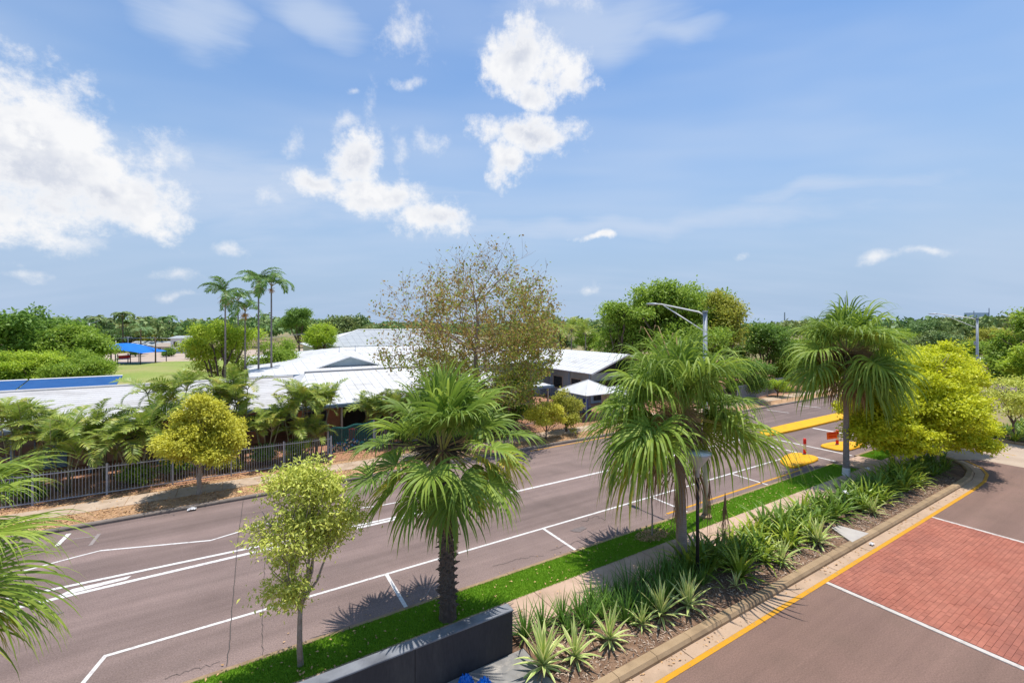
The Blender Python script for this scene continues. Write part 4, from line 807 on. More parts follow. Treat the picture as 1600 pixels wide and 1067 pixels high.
# mosaic gate panels
t = empty('mosaic_gate', (4.75, 29.0, .1), R(-3), 'teal gate with wavy top and mosaic lower half between the palms', 'gate')
mb = MB(); n = 24
for i in range(n):
    u = i / n; x0 = u * 2.6; zt = 1.5 + .22 * u * u + .05 * math.sin(u * 14)
    inst('slat', MB().box(0, .085, 0, .03, .08, zt).mesh('slat', TEAL), t, (x0, 0, 0))
MB().strip([(0, .015), (2.6, .015)], .03, .07).build('bottom_rail', FENCEM, t)
mb = MB()
for i in range(n):
    u = i / n; zt = 1.5 + .22 * u * u + .05 * math.sin(u * 14); mb.box(u * 2.6, u * 2.6 + .108, -.03, .05, zt + .002, zt + .09)
mb.build('wavy_cap', mat('teal_cap', (.02, .13, .12), (.04, .19, .17), 6, .6), t)
tm = [mat('tile_' + str(i), c, None, rough=.35) for i, c in enumerate(((.03, .12, .35), (.5, .42, .32), (.03, .25, .2), (.02, .03, .05), (.45, .3, .15)))]
tms = [MB().prism([(0, 0), (.1, .02), (.11, .1), (.04, .13), (-.02, .07)], 0, .012).mesh('tile', q) for q in tm]
for i in range(150):
    o = inst('tile', rnd.choice(tms[:4] if rnd.random() < .9 else tms), t, (rnd.uniform(0, 2.5), -.01, rnd.uniform(.12, .75)), (R(90), rnd.uniform(0, 6.28), 0), rnd.uniform(.5, .95))
for xx in (-.05, 2.66): MB().box(xx - .05, xx + .05, -.05, .05, -.1, 1.85).build('post', FENCEM, t)

# cone lamp
t = empty('cone_lamp', (12.17, 8.83, .07), 0, 'black garden lamp post topped by an upturned pale cone reflector', 'lamp post')
MB().tube([(0, 0, -.1), (0, 0, 3.2)], [.055, .045], 10).build('post', BLACK, t, True)
MB().lathe([(.05, 3.2), (.062, 3.22), (.062, 3.42), (.075, 3.44)], 14).build('collar', GALV, t, True)
MB().lathe([(.07, 3.44), (.09, 3.5), (.40, 3.92), (.405, 3.95), (.39, 3.94), (.085, 3.53)], 28).build('reflector', mat('lamp_cone', (.55, .55, .52), (.62, .62, .6), 4, .25, spec=.6, transl=.25), t, True)
MB().lathe([(.0, 3.952), (.40, 3.951), (.405, 3.975), (.0, 3.985)], 28).build('lens', mat('lamp_lens', (.6, .62, .64), None, rough=.15, spec=.7), t, True)
for a in range(3): MB().tube([(.1 * math.cos(a * 2.09), .1 * math.sin(a * 2.09), 3.5), (.36 * math.cos(a * 2.09), .36 * math.sin(a * 2.09), 3.94)], .007, 4).build('stay', GALV, t)

def light_pole(x, y, label, ht=8.4, arm=3.0, z=.1):
    t = empty('street_light', (x, y, z), 0, label, 'street light', 'steel street lights on the near verge')
    MB().tube([(0, 0, -.1), (0, 0, ht * .5), (0, 0, ht)], [.105, .095, .08], 12).build('pole', GALV, t, True)
    MB().lathe([(.26, -.05), (.26, .07), (.2, .10), (.13, .11)], 16).build('footing', KERBM, t)
    MB().lathe([(.11, ht), (.11, ht + .06), (.0, ht + .07)], 12).build('cap', GALV, t)
    MB().tube([(0, .08, ht - .1), (0, .3, ht + .02), (0, arm * .75, ht + .42), (0, arm * .85, ht + .44)], [.035, .035, .03, .03], 6).build('arm', WHP, t, True)
    MB().tube([(0, .1, ht - .75), (0, arm * .7, ht + .36)], .025, 6).build('brace', WHP, t, True)
    MB().lathe([(.03, -.02), (.1, .02), (.125, .18), (.1, .5), (.03, .62)], 12).build('lantern', GALV, t, True).matrix_local = Matrix.Translation((0, arm * .83, ht + .44)) @ Matrix.Rotation(R(-88), 4, 'X') @ Matrix.Diagonal((1, .45, 1, 1))
    MB().tube([(0, .11, ht - .12), (0, .2, ht - .3), (0, .13, ht - .5)], .012, 4).build('cable', BLACK, t)
    MB().box(-.06, .06, .1, .2, ht - 2.2, ht - 1.9).build('fuse_box', GALV, t)
light_pole(16.41, 11.55, 'grey steel street light with arm over the road, behind the weeping palm')
light_pole(52.4, 11.5, 'grey steel street light with arm over the road, behind the yellow-green trees')

# ------------------------------------------------------------------ buildings on the far side
def roof_slope(root, e0, e1, r0, r1, m, n=0, step=.03, name='roof', ribs=0.0, th=.06):
    """one roof plane from eave e0-e1 to ridge r0-r1, in tile courses, with metal ribs if asked"""
    e0, e1, r0, r1 = map(Vector, (e0, e1, r0, r1)); mb = MB(); n = max(n, 1)
    for i in range(n):
        a, b = i / n, (i + 1) / n; p = [e0.lerp(r0, a), e1.lerp(r1, a), e1.lerp(r1, b), e0.lerp(r0, b)]; up = Vector((0, 0, step if n > 1 else 0))
        mb.add([p[0] + up, p[1] + up, p[2], p[3]], [(0, 1, 2, 3)])
        if n > 1: mb.add([p[0], p[1], p[1] + up, p[0] + up], [(0, 1, 2, 3)])
    dn = Vector((0, 0, -th)); mb.add([e0 + dn, e1 + dn, r1 + dn, r0 + dn], [(3, 2, 1, 0)]); mb.add([e0, e1, e1 + dn, e0 + dn], [(0, 3, 2, 1)])
    o = mb.build(name, m, root)
    if ribs:
        rb = MB(); L_ = (e1 - e0).length; d = (e1 - e0).normalized(); k = int(L_ / ribs)
        sl0, sl1 = (r0 - e0).dot(d), (r1 - e1).dot(d)
        for j in range(k + 1):
            s = j * ribs; a = e0 + d * s; tmax = 1.0
            if sl0 > 1e-3 and s < sl0: tmax = s / sl0
            if sl1 < -1e-3 and (L_ - s) < -sl1: tmax = (L_ - s) / -sl1
            if tmax < .03: continue
            f = s / L_ if abs(sl0) < 1e-3 and abs(sl1) < 1e-3 else None
            cc = e0 + (r0 - e0) - d * sl0; b = a + (cc - e0) * tmax
            w_ = d * .03; u = Vector((0, 0, .045)); rb.add([a - w_, a + w_, a + u * 1, b - w_, b + w_, b + u], [(0, 2, 5, 3), (2, 1, 4, 5), (0, 1, 2)])
        rb.build('roof_ribs', m, o)
    return o
def wall_windows(t, x0, x1, y, z0, z1, n, wm, wz=(1.0, 2.0), fr=.5, skip=()):
    MB().box(x0, x1, y, y + .2, z0, z1).build('wall', wm, t); w_ = (x1 - x0) / n
    for i in range(n):
        if i in skip: continue
        cx = x0 + (i + .5) * w_; hw = w_ * fr / 2; f = MB().box(cx - hw, cx + hw, y - .05, y - .002, wz[0], wz[1]).build('window', FASC, t)
        for s in (-1, 1): MB().box(cx + (0.02 if s > 0 else -hw + .05), cx + (hw - .05 if s > 0 else -.02), y - .062, y - .052, wz[0] + .05, wz[1] - .05).build('pane', GLASS, f)
# left classroom block
t = empty('school_building', (-15, 37, 0), 0, 'long low school building with white tiled roof at the left', 'building', 'white-roofed school buildings'); I = t.matrix_world
def world(t):
    """children below are given in world coordinates"""
    t.location = (0, 0, 0); return t
world(t)
roof_slope(t, (-40, 32.0, 2.75), (2.95, 32.0, 2.75), (-40, 37.3, 4.08), (3.6, 37.3, 4.08), TROOF, 17, .010)
roof_slope(t, (2.5, 42.6, 2.75), (-40, 42.6, 2.75), (3.6, 37.3, 4.08), (-40, 37.3, 4.08), TROOF, 1)
MB().box(-40, 2.25, 31.86, 31.98, 2.55, 2.73).build('gutter', FASC, t); MB().tube([(-40, 37.3, 4.11), (3.6, 37.3, 4.11)], .09, 6).build('ridge_cap', TROOF, t, True)
wall_windows(t, -40, 1.6, 34.2, .1, 2.7, 16, BWALL, (.95, 2.05), .62)
for xx in np.arange(-12.5, 2, 2.9): MB().box(xx - .06, xx + .06, 32.15, 32.27, 0, 2.56).build('veranda_post', FASC, t)
for xx in (-9.0, -3.2): MB().box(xx, xx + .95, 34.13, 34.19, .12, 2.15).build('door', FASC, t)
# blue awning sheets behind the ridge
t = empty('blue_awning', (-18, 44.5, 0), 0, 'two blue sheet awnings behind the ridge of the left roof', 'awning'); world(t)
for a, b in ((-40, -13.0), (-12.9, -7.7)):
    mb = MB(); mb.add([(a, 43.6, 3.42), (b, 43.6, 3.42), (b, 46.2, 3.95), (a, 46.2, 3.95), (a, 43.6, 3.36), (b, 43.6, 3.36), (b, 46.2, 3.89), (a, 46.2, 3.89)], [(0,1,2,3),(7,6,5,4),(0,4,5,1),(1,5,6,2),(2,6,7,3),(3,7,4,0)]); mb.build('sheet', DBLUE, t)
    MB().tube([(a, 46.25, 3.97), (b, 46.25, 3.97)], .06, 5).build('top_rail', WHP, t)
    for xx in (a + .3, b - .4): MB().tube([(xx, 43.7, 0), (xx, 43.7, 3.4)], .05, 6).build('post', FASC, t)
# front block with ribbed roof
t = empty('school_building', (12, 35, 0), 0, 'school building with grid-ribbed white metal roof behind the mosaic gate', 'building', 'white-roofed school buildings'); world(t)
E0, E1, R0, R1 = (2.6, 31.5, 2.72), (23.4, 31.5, 2.72), (4.6, 38.4, 4.2), (17.6, 38.4, 4.2)
roof_slope(t, E0, E1, R0, R1, WROOF, 8, .012, ribs=.62); roof_slope(t, E1, (23.4, 45.3, 2.72), R1, (17.6, 38.41, 4.2), WROOF, 6, .012, ribs=.62); roof_slope(t, (2.6, 45.3, 2.72), E0, (4.6, 38.41, 4.2), R0, WROOF, 6, .012)
roof_slope(t, (23.4, 45.3, 2.72), (2.6, 45.3, 2.72), R1, R0, WROOF)
MB().tube([(4.5, 38.4, 4.24), (17.7, 38.4, 4.24)], .10, 6).build('ridge_cap', mat('grey_cap', (.3, .3, .31)), t)
MB().box(2.55, 23.45, 31.34, 31.47, 2.5, 2.70).build('fascia', FASC, t); MB().box(23.42, 23.55, 31.34, 45.4, 2.5, 2.70).build('fascia', FASC, t)
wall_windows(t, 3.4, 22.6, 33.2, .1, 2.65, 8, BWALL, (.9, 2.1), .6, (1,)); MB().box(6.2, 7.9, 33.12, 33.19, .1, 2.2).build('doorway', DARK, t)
for xx in (3.2, 6.0, 8.9, 11.8, 14.7, 17.6, 20.5, 23.1): MB().box(xx - .06, xx + .06, 31.6, 31.72, 0, 2.52).build('veranda_post', CWALL, t)
MB().box(22.4, 22.6, 33.41, 45, .1, 2.65).build('end_wall', BWALL, t)
t = empty('storage_bin', (6.6, 31.2, .1), 0, 'round red bin standing on the veranda behind the mosaic gate', 'bin'); MB().lathe([(.2, 0), (.26, .8), (.28, .82), (.28, .9), (.0, .95)], 14).build('tub', REDP, t, True); MB().lathe([(.29, .82), (.30, .86)], 14).build('rim', REDP, t)
for (px, y_, z_) in ((560, 34.5, 3.36), (600, 36.2, 3.73)):
    q = (px - 800) / FPX; c = at(px, y_ / (FW[1] + q * RT[1])); MB().lathe([(.12, z_ - .15), (.12, z_ + .15), (.2, z_ + .2), (.22, z_ + .35), (.12, z_ + .48), (0, z_ + .5)], 12, (c[0], c[1], 0)).build('roof_vent', GALV, t, True)
for xx in (6.0, 11.8, 17.6): MB().tube([(xx, 31.42, 2.6), (xx, 31.5, 2.3), (xx, 31.62, 2.2), (xx, 31.62, .1)], .04, 6).build('downpipe', CWALL, t)
for xx in (9.6, 13.2): f = MB().box(xx, xx + .85, 32.85, 33.15, .35, .95).build('air_conditioner', WHP, t); MB().tube([(xx + .3, 32.84, .65), (xx + .3, 32.83, .65)], .22, 14).build('fan_grille', BLACK, f)
# big low-pitched hall roof with gablet
t = empty('school_hall', (14, 48, 0), 0, 'wide white hip-roofed hall with a blue-grey triangular gable vent', 'building', 'white-roofed school buildings'); world(t)
roof_slope(t, (.8, 40.6, 3.9), (33, 40.6, 3.9), (11, 57, 5.25), (26, 57, 5.25), WROOF, 6, .012, ribs=.9); roof_slope(t, (.8, 66, 3.9), (.8, 40.6, 3.9), (11, 57.01, 5.25), (11, 57, 5.25), WROOF, 4, .012, ribs=.9); roof_slope(t, (33, 40.6, 3.9), (33, 66, 3.9), (26, 57, 5.25), (26, 57.01, 5.25), WROOF, 4, .012)
MB().box(1.0, 32.6, 41.0, 65, 0, 3.85).build('wall', GABLE, t); MB().box(.78, 33, 40.46, 40.58, 3.72, 3.88).build('fascia', FASC, t)
gx = 8.9; mb = MB(); mb.add([(gx - 2.5, 43.4, 4.18), (gx + 2.5, 43.4, 4.18), (gx, 43.4, 4.98)], [(0, 1, 2)]); mb.build('gable_vent', GABLE, t)
mb = MB(); mb.add([(gx - 2.9, 43.0, 4.12), (gx, 43.0, 5.06), (gx, 55, 5.06), (gx - 2.9, 44, 4.2), (gx + 2.9, 43.0, 4.12), (gx + 2.9, 44, 4.2)], [(0, 1, 2, 3), (1, 4, 5, 2)]); mb.build('gablet_roof', WROOF, t)
mb = MB(); mb.add([(gx - 2.9, 42.98, 4.04), (gx, 42.98, 4.98), (gx + 2.9, 42.98, 4.04), (gx + 2.9, 42.98, 4.13), (gx, 42.98, 5.07), (gx - 2.9, 42.98, 4.13)], [(0, 1, 4, 5), (1, 2, 3, 4)]); mb.build('barge_board', WHP, t)
for (px, F) in ((530, 50), (555, 51)): c = at(px, F); MB().tube([(c[0], c[1], 4.2), (c[0], c[1], 5.6)], .035, 5).build('vent_pipe', GALV, t)
# grey hall behind
c = at(580, 82); t = empty('grey_hall', (c[0], c[1], 0), 0, 'large grey hip-roofed hall rising behind the white roofs', 'building'); 
roof_slope(t, (-10.5, -5, 4.3), (22, -5, 4.3), (-1.5, 4, 6.95), (13, 4, 6.95), GROOF, 5, .012, ribs=1.2); roof_slope(t, (-10.5, 13, 4.3), (-10.5, -5, 4.3), (-1.5, 4.01, 6.95), (-1.5, 4, 6.95), WROOF, 3, .012); roof_slope(t, (22, -5, 4.3), (22, 13, 4.3), (13, 4, 6.95), (13, 4.01, 6.95), GROOF, 3, .012)
for a, b in (((-10.5, -5, 4.34), (-1.5, 4, 7.0)), ((-1.5, 4, 7.0), (13, 4, 7.0)), ((13, 4, 7.0), (22, -5, 4.34))): MB().tube([a, b], .12, 5).build('ridge_cap', WHP, t)
MB().box(-10, 21.5, -4.4, 12, 0, 4.28).build('wall', CWALL, t)
# right block with gable end and veranda
t = empty('school_building', (33, 45, 0), 0, 'school building with white gable roof and open veranda right of the orange-leaved tree', 'building', 'white-roofed school buildings'); world(t)
roof_slope(t, (28.7, 60, 3.3), (28.7, 32.3, 3.3), (33.6, 60, 5.0), (33.6, 32.3, 5.0), WROOF, 5, .012, ribs=.7); roof_slope(t, (38.5, 32.3, 3.3), (38.5, 60, 3.3), (33.6, 32.3, 5.0), (33.6, 60, 5.0), WROOF, 5, .012)
mb = MB(); mb.add([(28.7, 32.28, 3.18), (33.6, 32.28, 4.88), (38.5, 32.28, 3.18), (38.5, 32.28, 3.34), (33.6, 32.28, 5.04), (28.7, 32.28, 3.34)], [(0, 1, 4, 5), (1, 2, 3, 4)]); mb.build('barge_board', WHP, t)
mb = MB(); mb.add([(30.2, 34.0, 3.1), (37, 34.0, 3.1), (33.6, 34.0, 4.75)], [(0, 1, 2)]); mb.build('gable_wall', mat('dark_cladding', (.045, .05, .06), (.06, .065, .075)), t)
MB().box(30.2, 37, 34.05, 58, .1, 3.1).build('wall', GABLE, t)
for i in range(7):
    yy = 35.5 + i * 3.1; f = MB().box(30.14, 30.19, yy, yy + 1.7, 1.0, 2.4).build('window', CWALL, t); MB().box(30.12, 30.135, yy + .1, yy + 1.6, 1.1, 2.3).build('pane', GLASS, f)
for yy in np.arange(32.8, 58, 3.1): MB().box(28.85, 28.97, yy, yy + .12, 0, 3.28).build('veranda_post', FASC, t)
for zz in (.75, 1.1): MB().box(28.88, 28.94, 32.9, 58, zz, zz + .05).build('veranda_rail', FASC, t)
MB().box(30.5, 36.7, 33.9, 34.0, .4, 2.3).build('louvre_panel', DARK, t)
MB().box(31, 38.2, 32.4, 32.5, 2.9, 3.0).build('tie_beam', WHP, t)
# small pavilion by the street
t = empty('pavilion', (25.9, 29.6, .1), 0, 'small open pavilion with pale pyramid roof on dark posts by the far footpath', 'pavilion')
for a in range(4):
    q = [(-1.9, -1.9), (1.9, -1.9), (1.9, 1.9), (-1.9, 1.9)]; e0, e1 = q[a], q[(a + 1) % 4]; roof_slope(t, (*e0, 2.15), (*e1, 2.15), (e0[0] * .02, e0[1] * .02, 3.1), (e1[0] * .02, e1[1] * .02, 3.1), WROOF)
    MB().tube([(q[a][0], q[a][1], 2.17), (0, 0, 3.12)], .04, 5).build('hip_cap', WROOF, t)
    MB().box(q[a][0] * .85 - .055, q[a][0] * .85 + .055, q[a][1] * .85 - .055, q[a][1] * .85 + .055, -.1, 2.3).build('post', FASC, t)
MB().box(-1.5, 1.5, 1.2, 1.6, .4, .46).build('seat', FASC, t); MB().box(-1.5, 1.5, 1.25, 1.3, 0, .399).build('seat_base', FASC, t)
c = at(966, 40); t = empty('water_tank', (c[0], c[1], 0), 0, 'pale domed tank beside the pavilion', 'tank'); MB().lathe([(1.5, 0), (1.5, 1.9), (1.4, 2.1), (.8, 2.4), (0, 2.5)], 22).build('tank_wall', mat('pale_tank', (.5, .5, .5), (.58, .58, .57)), t, True); MB().lathe([(.25, 2.45), (.25, 2.55), (0, 2.57)], 12).build('hatch', GALV, t)
# blue sign on legs
c = g(901, 658); t = empty('notice_board', (c[0], c[1], .1), R(-31), 'blue notice board on two pale legs beside the golden tree', 'notice board')
MB().box(-.95, .95, -.03, .03, .85, 1.75).build('board', mat('navy_board', (.008, .02, .20), (.01, .03, .26), 3, .5), t); MB().box(-.6, .85, -.036, -.031, .92, 1.22).build('pale_panel', mat('faded_panel', (.35, .36, .42), (.5, .42, .4), 5, .6), t)
for xx in (-.8, .8): MB().box(xx - .04, xx + .04, .031, .10, -.1, 1.8).build('leg', GALV, t)
# mesh panels further along
c = g(1185, 624); t = empty('mesh_fence', (c[0], c[1], .1), R(8), 'grey mesh fence panels under the dark trees past the crossing', 'fence')
for i in range(5):
    mb = MB(); x0 = -5 + i * 2.45
    for j in range(17): mb.box(x0 + .1 + j * .14 - .012, x0 + .1 + j * .14 + .012, -.012, .012, .1, 1.75)
    for j in range(7): mb.box(x0 + .05, x0 + 2.38, .013, .03, .15 + j * .26, .175 + j * .26)
    p = mb.build('mesh_panel', FENCEM, t); MB().tube([(x0, 0, -.1), (x0, 0, 1.85)], .035, 6).build('post', FENCEM, t)
    MB().box(x0 + .06, x0 + 2.37, .035, .045, .2, 1.7).build('shade_cloth', mat('grey_cloth', (.22, .23, .25), (.27, .28, .3), 2, .9), p)

# ------------------------------------------------------------------ sports field furniture and far things
c = at(196, 92); t = empty('shade_sail', (c[0], c[1], 0), R(-25), 'bright blue shade sail over the playground at the edge of the field', 'shade sail')
mb = MB(); n = 12; vs = []
for i in range(n + 1):
    for j in range(n + 1):
        u, v = i / n, j / n; edge = min(u, 1 - u, v, 1 - v); vs.append((-5.5 + 11 * u + (v - .5) * .0, -4 + 8 * v, 2.3 + 1.9 * math.sin(math.pi * u) ** .8 * (.35 + .65 * math.sin(math.pi * v)) + .35 * (abs(u - .5) > .49) * 0))
mb.add(vs, [(i*(n+1)+j, (i+1)*(n+1)+j, (i+1)*(n+1)+j+1, i*(n+1)+j+1) for i in range(n) for j in range(n)]); mb.build('canopy', BLUE, t, True)
for x_, y_ in ((-5.4, -3.9), (5.4, -3.9), (5.4, 3.9), (-5.4, 3.9), (0, -3.9), (0, 3.9)): MB().tube([(x_, y_, 0), (x_, y_, 2.4 + (1.9 * .35 if x_ == 0 else 0))], .08, 6).build('post', BLACK, t)
c2 = at(192, 92); t = empty('play_equipment', (c2[0], c2[1], 0), R(20), 'dark play structure with red panel under the blue shade sail', 'playground')
for x_, y_ in ((-1, -1), (1, -1), (1, 1), (-1, 1)): MB().box(x_ - .07, x_ + .07, y_ - .07, y_ + .07, 0, 2.0).build('post', BLACK, t)
MB().box(-1, 1, -1, 1, .9, 1.0).build('deck', FASC, t); MB().box(-.9, .9, -1.1, -1.0, 1.1, 1.7).build('panel', REDP, t); MB().add([(-1.0, -.3, .95), (-1.0, .3, .95), (-3.0, .3, .1), (-3.0, -.3, .1)], [(0, 1, 2, 3)]).build('slide', REDP, t)
def power_pole(px, F, top, label, m, arms=True, r=.14, arm=1.2):
    c = at(px, F); h = zat(top, F); t = empty('power_pole', (c[0], c[1], 0), R(-31), label, 'pole', 'poles beyond the field'); MB().tube([(0, 0, 0), (0, 0, h)], [r, r * .8], 8).build('shaft', m, t, True)
    if arms:
        MB().box(-arm, arm, -.06, .06, h - .25, h - .12).build('crossarm', m, t)
        for q in (-.9, -.3, .3, .9): MB().lathe([(.05, 0), (.06, .1), (.02, .2)], 6, (q * arm, 0, h - .12)).build('insulator', WHP, t)
    return c, h
pc, ph = power_pole(243, 93, 527, 'dark timber power pole at the far edge of the field', DBARK)
pd, pdh = power_pole(200, 130, 526, 'grey power pole among the trees behind the blue shade sail', GALV)
c, h = power_pole(140, 88, 505, 'grey steel pole with two raised lamp arms by the big left tree', GALV, False, .16)
for s in (-1, 1): MB().tube([(c[0], c[1], h - .1), (c[0] + RT[0] * 1.1 * s, c[1] + RT[1] * 1.1 * s, h + .18), (c[0] + RT[0] * 2.0 * s, c[1] + RT[1] * 2.0 * s, h + .55)], [.06, .05, .04], 5).build('lamp_arm', GALV, [o for o in col.objects if o.name.startswith('power_pole') and o.get('label', '').startswith('grey steel pole with two')][0]).matrix_parent_inverse = [o for o in col.objects if o.get('label', '').startswith('grey steel pole with two')][0].matrix_basis.inverted()
power_pole(181, 80, 532, 'slim grey pole standing in the field beside the left trees', GALV, False, .06)
e = at(480, 100); q0 = at(-150, 120); w_ = empty('power_lines', (0, 0, 0), 0, 'pair of thin power lines strung across the far side of the field', 'power lines')
for off in (-.9, .9):
    for a, b in (((*pc, ph - .1), (*q0, 6.2)), ((*pc, ph - .1), (*e, 6.0))):
        pts = [Vector(a).lerp(Vector(b), i / 12) + Vector((off * RT[0], off * RT[1], -.9 * math.sin(math.pi * i / 12))) for i in range(13)]; MB().tube(pts, .028, 3).build('wire', mat('wire', (.35, .35, .36)), w_)
def house(px, F, w_, d, eave, ridge, label, wm, rm, rz=-31, n=3):
    c = at(px, F); t = empty('far_house', (c[0], c[1], 0), R(rz), label, 'house', 'houses beyond the field')
    MB().box(-w_/2, w_/2, -d/2, d/2, 0, eave).build('wall', wm, t); o = .5
    roof_slope(t, (-w_/2-o, -d/2-o, eave), (w_/2+o, -d/2-o, eave), (-w_/2-o, 0, ridge), (w_/2+o, 0, ridge), rm); roof_slope(t, (w_/2+o, d/2+o, eave), (-w_/2-o, d/2+o, eave), (w_/2+o, 0, ridge), (-w_/2-o, 0, ridge), rm)
    mb = MB(); mb.add([(-w_/2, -d/2, eave), (-w_/2, d/2, eave), (-w_/2, 0, ridge), (w_/2, -d/2, eave), (w_/2, d/2, eave), (w_/2, 0, ridge)], [(0, 1, 2), (3, 5, 4)]); mb.build('gable', wm, t)
    for i in range(n):
        x_ = -w_/2 + (i + .5) * w_ / n; f = MB().box(x_ - .6, x_ + .6, -d/2 - .06, -d/2 - .002, eave * .4, eave * .8).build('window', WHP, t); MB().box(x_ - .5, x_ + .5, -d/2 - .08, -d/2 - .062, eave * .43, eave * .77).build('pane', GLASS, f)
house(294, 128, 5.5, 6, 4.2, 4.8, 'tall white house beyond the field, half behind the lime tree', mat('white_wall', (.72, .72, .74), (.66, .66, .68)), GROOF, n=2); house(243, 135, 11, 6, 1.8, 3.0, 'low pale house beyond the field behind the dark power pole', mat('pale_blue_wall', (.5, .53, .58)), GROOF); house(172, 150, 9, 7, 3.2, 4.6, 'grey-roofed house among the trees behind the blue shade sail', CWALL, GROOF)
house(272, 132, 7, 5, 1.6, 2.6, 'low cream house between the white house and the pale one', CWALL, mat('tan_roof', (.38, .31, .25)))
def car(px, F, z, rz, body, label):
    c = at(px, F); t = empty('parked_car', (c[0], c[1], z), R(rz), label, 'car', 'cars parked beyond the driveway')
    pr = [(-2.2, .35), (-2.2, .8), (-2.0, .95), (-1.3, 1.0), (-.75, 1.45), (.7, 1.48), (1.45, 1.0), (2.05, .9), (2.2, .65), (2.2, .35)]
    mb = MB(); n = len(pr); mb.add([(x_, -.86 * (1 if zz < 1.1 else .8), zz) for x_, zz in pr] + [(x_, .86 * (1 if zz < 1.1 else .8), zz) for x_, zz in pr], [(i, (i + 1) % n, n + (i + 1) % n, n + i) for i in range(n)] + [tuple(range(n - 1, -1, -1)), tuple(range(n, 2 * n))]); mb.build('body', body, t)
    for s in (-1, 1): MB().add([(-1.15, s * .87, 1.03), (1.25, s * .87, 1.03), (.6, s * .74, 1.42), (-.7, s * .74, 1.42)], [(0, 1, 2, 3)]).build('side_window', GLASS, t)
    MB().add([(-1.27, -.7, 1.04), (-1.27, .7, 1.04), (-.79, .62, 1.43), (-.79, -.62, 1.43)], [(0, 1, 2, 3)]).build('rear_window', GLASS, t).location.x = -.02
    MB().add([(1.42, -.7, 1.04), (1.42, .7, 1.04), (.75, .62, 1.45), (.75, -.62, 1.45)], [(0, 1, 2, 3)]).build('windscreen', GLASS, t).location.x = .02
    wm_ = MB().tube([(0, -.1, 0), (0, .1, 0)], .32, 14).mesh('wheel', BLACK); hm = MB().tube([(0, -.105, 0), (0, .105, 0)], .19, 10).mesh('hub', GALV)
    for x_ in (-1.35, 1.35):
        for s in (-1, 1): wo = inst('wheel', wm_, t, (x_, s * .8, .32)); inst('hub', hm, wo)
    for s in (-1, 1): MB().box(2.17, 2.215, s * .6 - .18, s * .6 + .18, .62, .78).build('headlight', WHP, t); MB().box(-2.215, -2.17, s * .62 - .15, s * .62 + .15, .7, .88).build('tail_light', REDP, t)
wc = mat('white_car_paint', (.78, .78, .78), None, rough=.25, spec=.5); bc = mat('blue_car_paint', (.02, .10, .32), None, rough=.25, spec=.5)
car(1579, 60, 0, 40, bc, 'blue car seen through the thin golden tree'); car(1538, 88, 0, 20, wc, 'white car nearest the farther street light, above the yellow-green trees'); car(1566, 120, 0, 60, wc, 'white car in the distance left of the right-hand tree'); car(1583, 118, 0, 30, wc, 'white car in the distance at the right, beside another one'); car(1598, 75, 0, 20, wc, 'white car at the right edge behind the thin golden tree')
# far buildings on the right skyline
def block(px, F, w_, top, bot, label, levels=2):
    c = at(px, F); t = empty('far_building', (c[0], c[1], 0), R(-31.5), label, 'building', 'flat-roofed buildings on the right skyline'); zt, zb = zat(top, F), 0; MB().box(-w_/2, w_/2, 0, 20, 0, zt - 1).build('wall', mat('far_wall', (.30, .31, .31), (.36, .37, .37), .2), t)
    MB().box(-w_/2 - 2, w_/2 + 2, -2, 22, zt - 1, zt).build('roof_slab', mat('far_roof', (.22, .24, .26)), t); n = int(w_ / 5)
    for i in range(n): MB().box(-w_/2 + i * 5 + .8, -w_/2 + i * 5 + 4.0, -.1, -.01, zt - 5.0, zt - 2.2).build('window', GLASS, t)
    return t
block(1548, 230, 40, 499, 520, 'long flat-roofed building on the skyline behind the farther street light'); block(1425, 260, 32, 508, 520, 'low flat-roofed building on the skyline right of the pale-based palm'); block(1437, 262, 12, 503, 512, 'small box-like plant room on the low skyline building', 1)
c = at(1533, 236); t = empty('rooftop_frame', (c[0], c[1], zat(499, 230)), R(-31.5), 'pale glazed box standing on the roof of the skyline building', 'rooftop box'); MB().box(-4, 4, 0, 5, 0, 3.6).build('glazing', mat('pale_glass', (.42, .5, .56), (.5, .57, .62), .4, .3), t)
for x_ in (-4, 4): MB().box(x_ - .15, x_ + .15, -.3, -.02, 0, 6.0 if x_ > 0 else 4.5).build('mast', GALV, t)
c = at(1226, 260); MB().tube([(c[0], c[1], 0), (c[0], c[1], zat(488, 260))], [.5, .3], 6).build('mast', GALV, None, label='thin distant mast above the trees left of the pale-based palm', cat='mast')

# ------------------------------------------------------------------ trees behind
def lobes_for(w_, h, seed, base=.25, n=9):
    rn = random.Random(seed); L_ = [(0, 0, h * .6, w_ * .3, w_ * .3, h * .28)]
    for i in range(n):
        a = i * 2.4 + rn.uniform(-.4, .4); r = w_ * rn.uniform(.16, .34); z = h * rn.uniform(base + .12, .86); k = 1 - max(0, z / h - .6) * 1.1; L_.append((math.cos(a) * r * k, math.sin(a) * r * k, z, w_ * rn.uniform(.13, .22), w_ * rn.uniform(.13, .22), h * rn.uniform(.1, .17)))
    return L_
def bg(px, F, top, wpx, m, label, seed, base=.25, clumps=520, leaf=.42, per=18, cr=.42, dens=1.0, name='tree', group='trees behind the school', **kw):
    c = at(px, F); h = zat(top, F); w_ = wpx * F / FPX; sc = max(w_, h) / 12.0
    return tree(name, label, c, lobes_for(w_, h, seed, base), max(.6, h * base), .02 * h + .06, m, DBARK, int(clumps * dens), per, leaf * max(.7, sc ** .5), cr * sc ** .6, seed, group=group, twigs=2, sub=4, inner=.5, low=-.75, k=6, **kw)
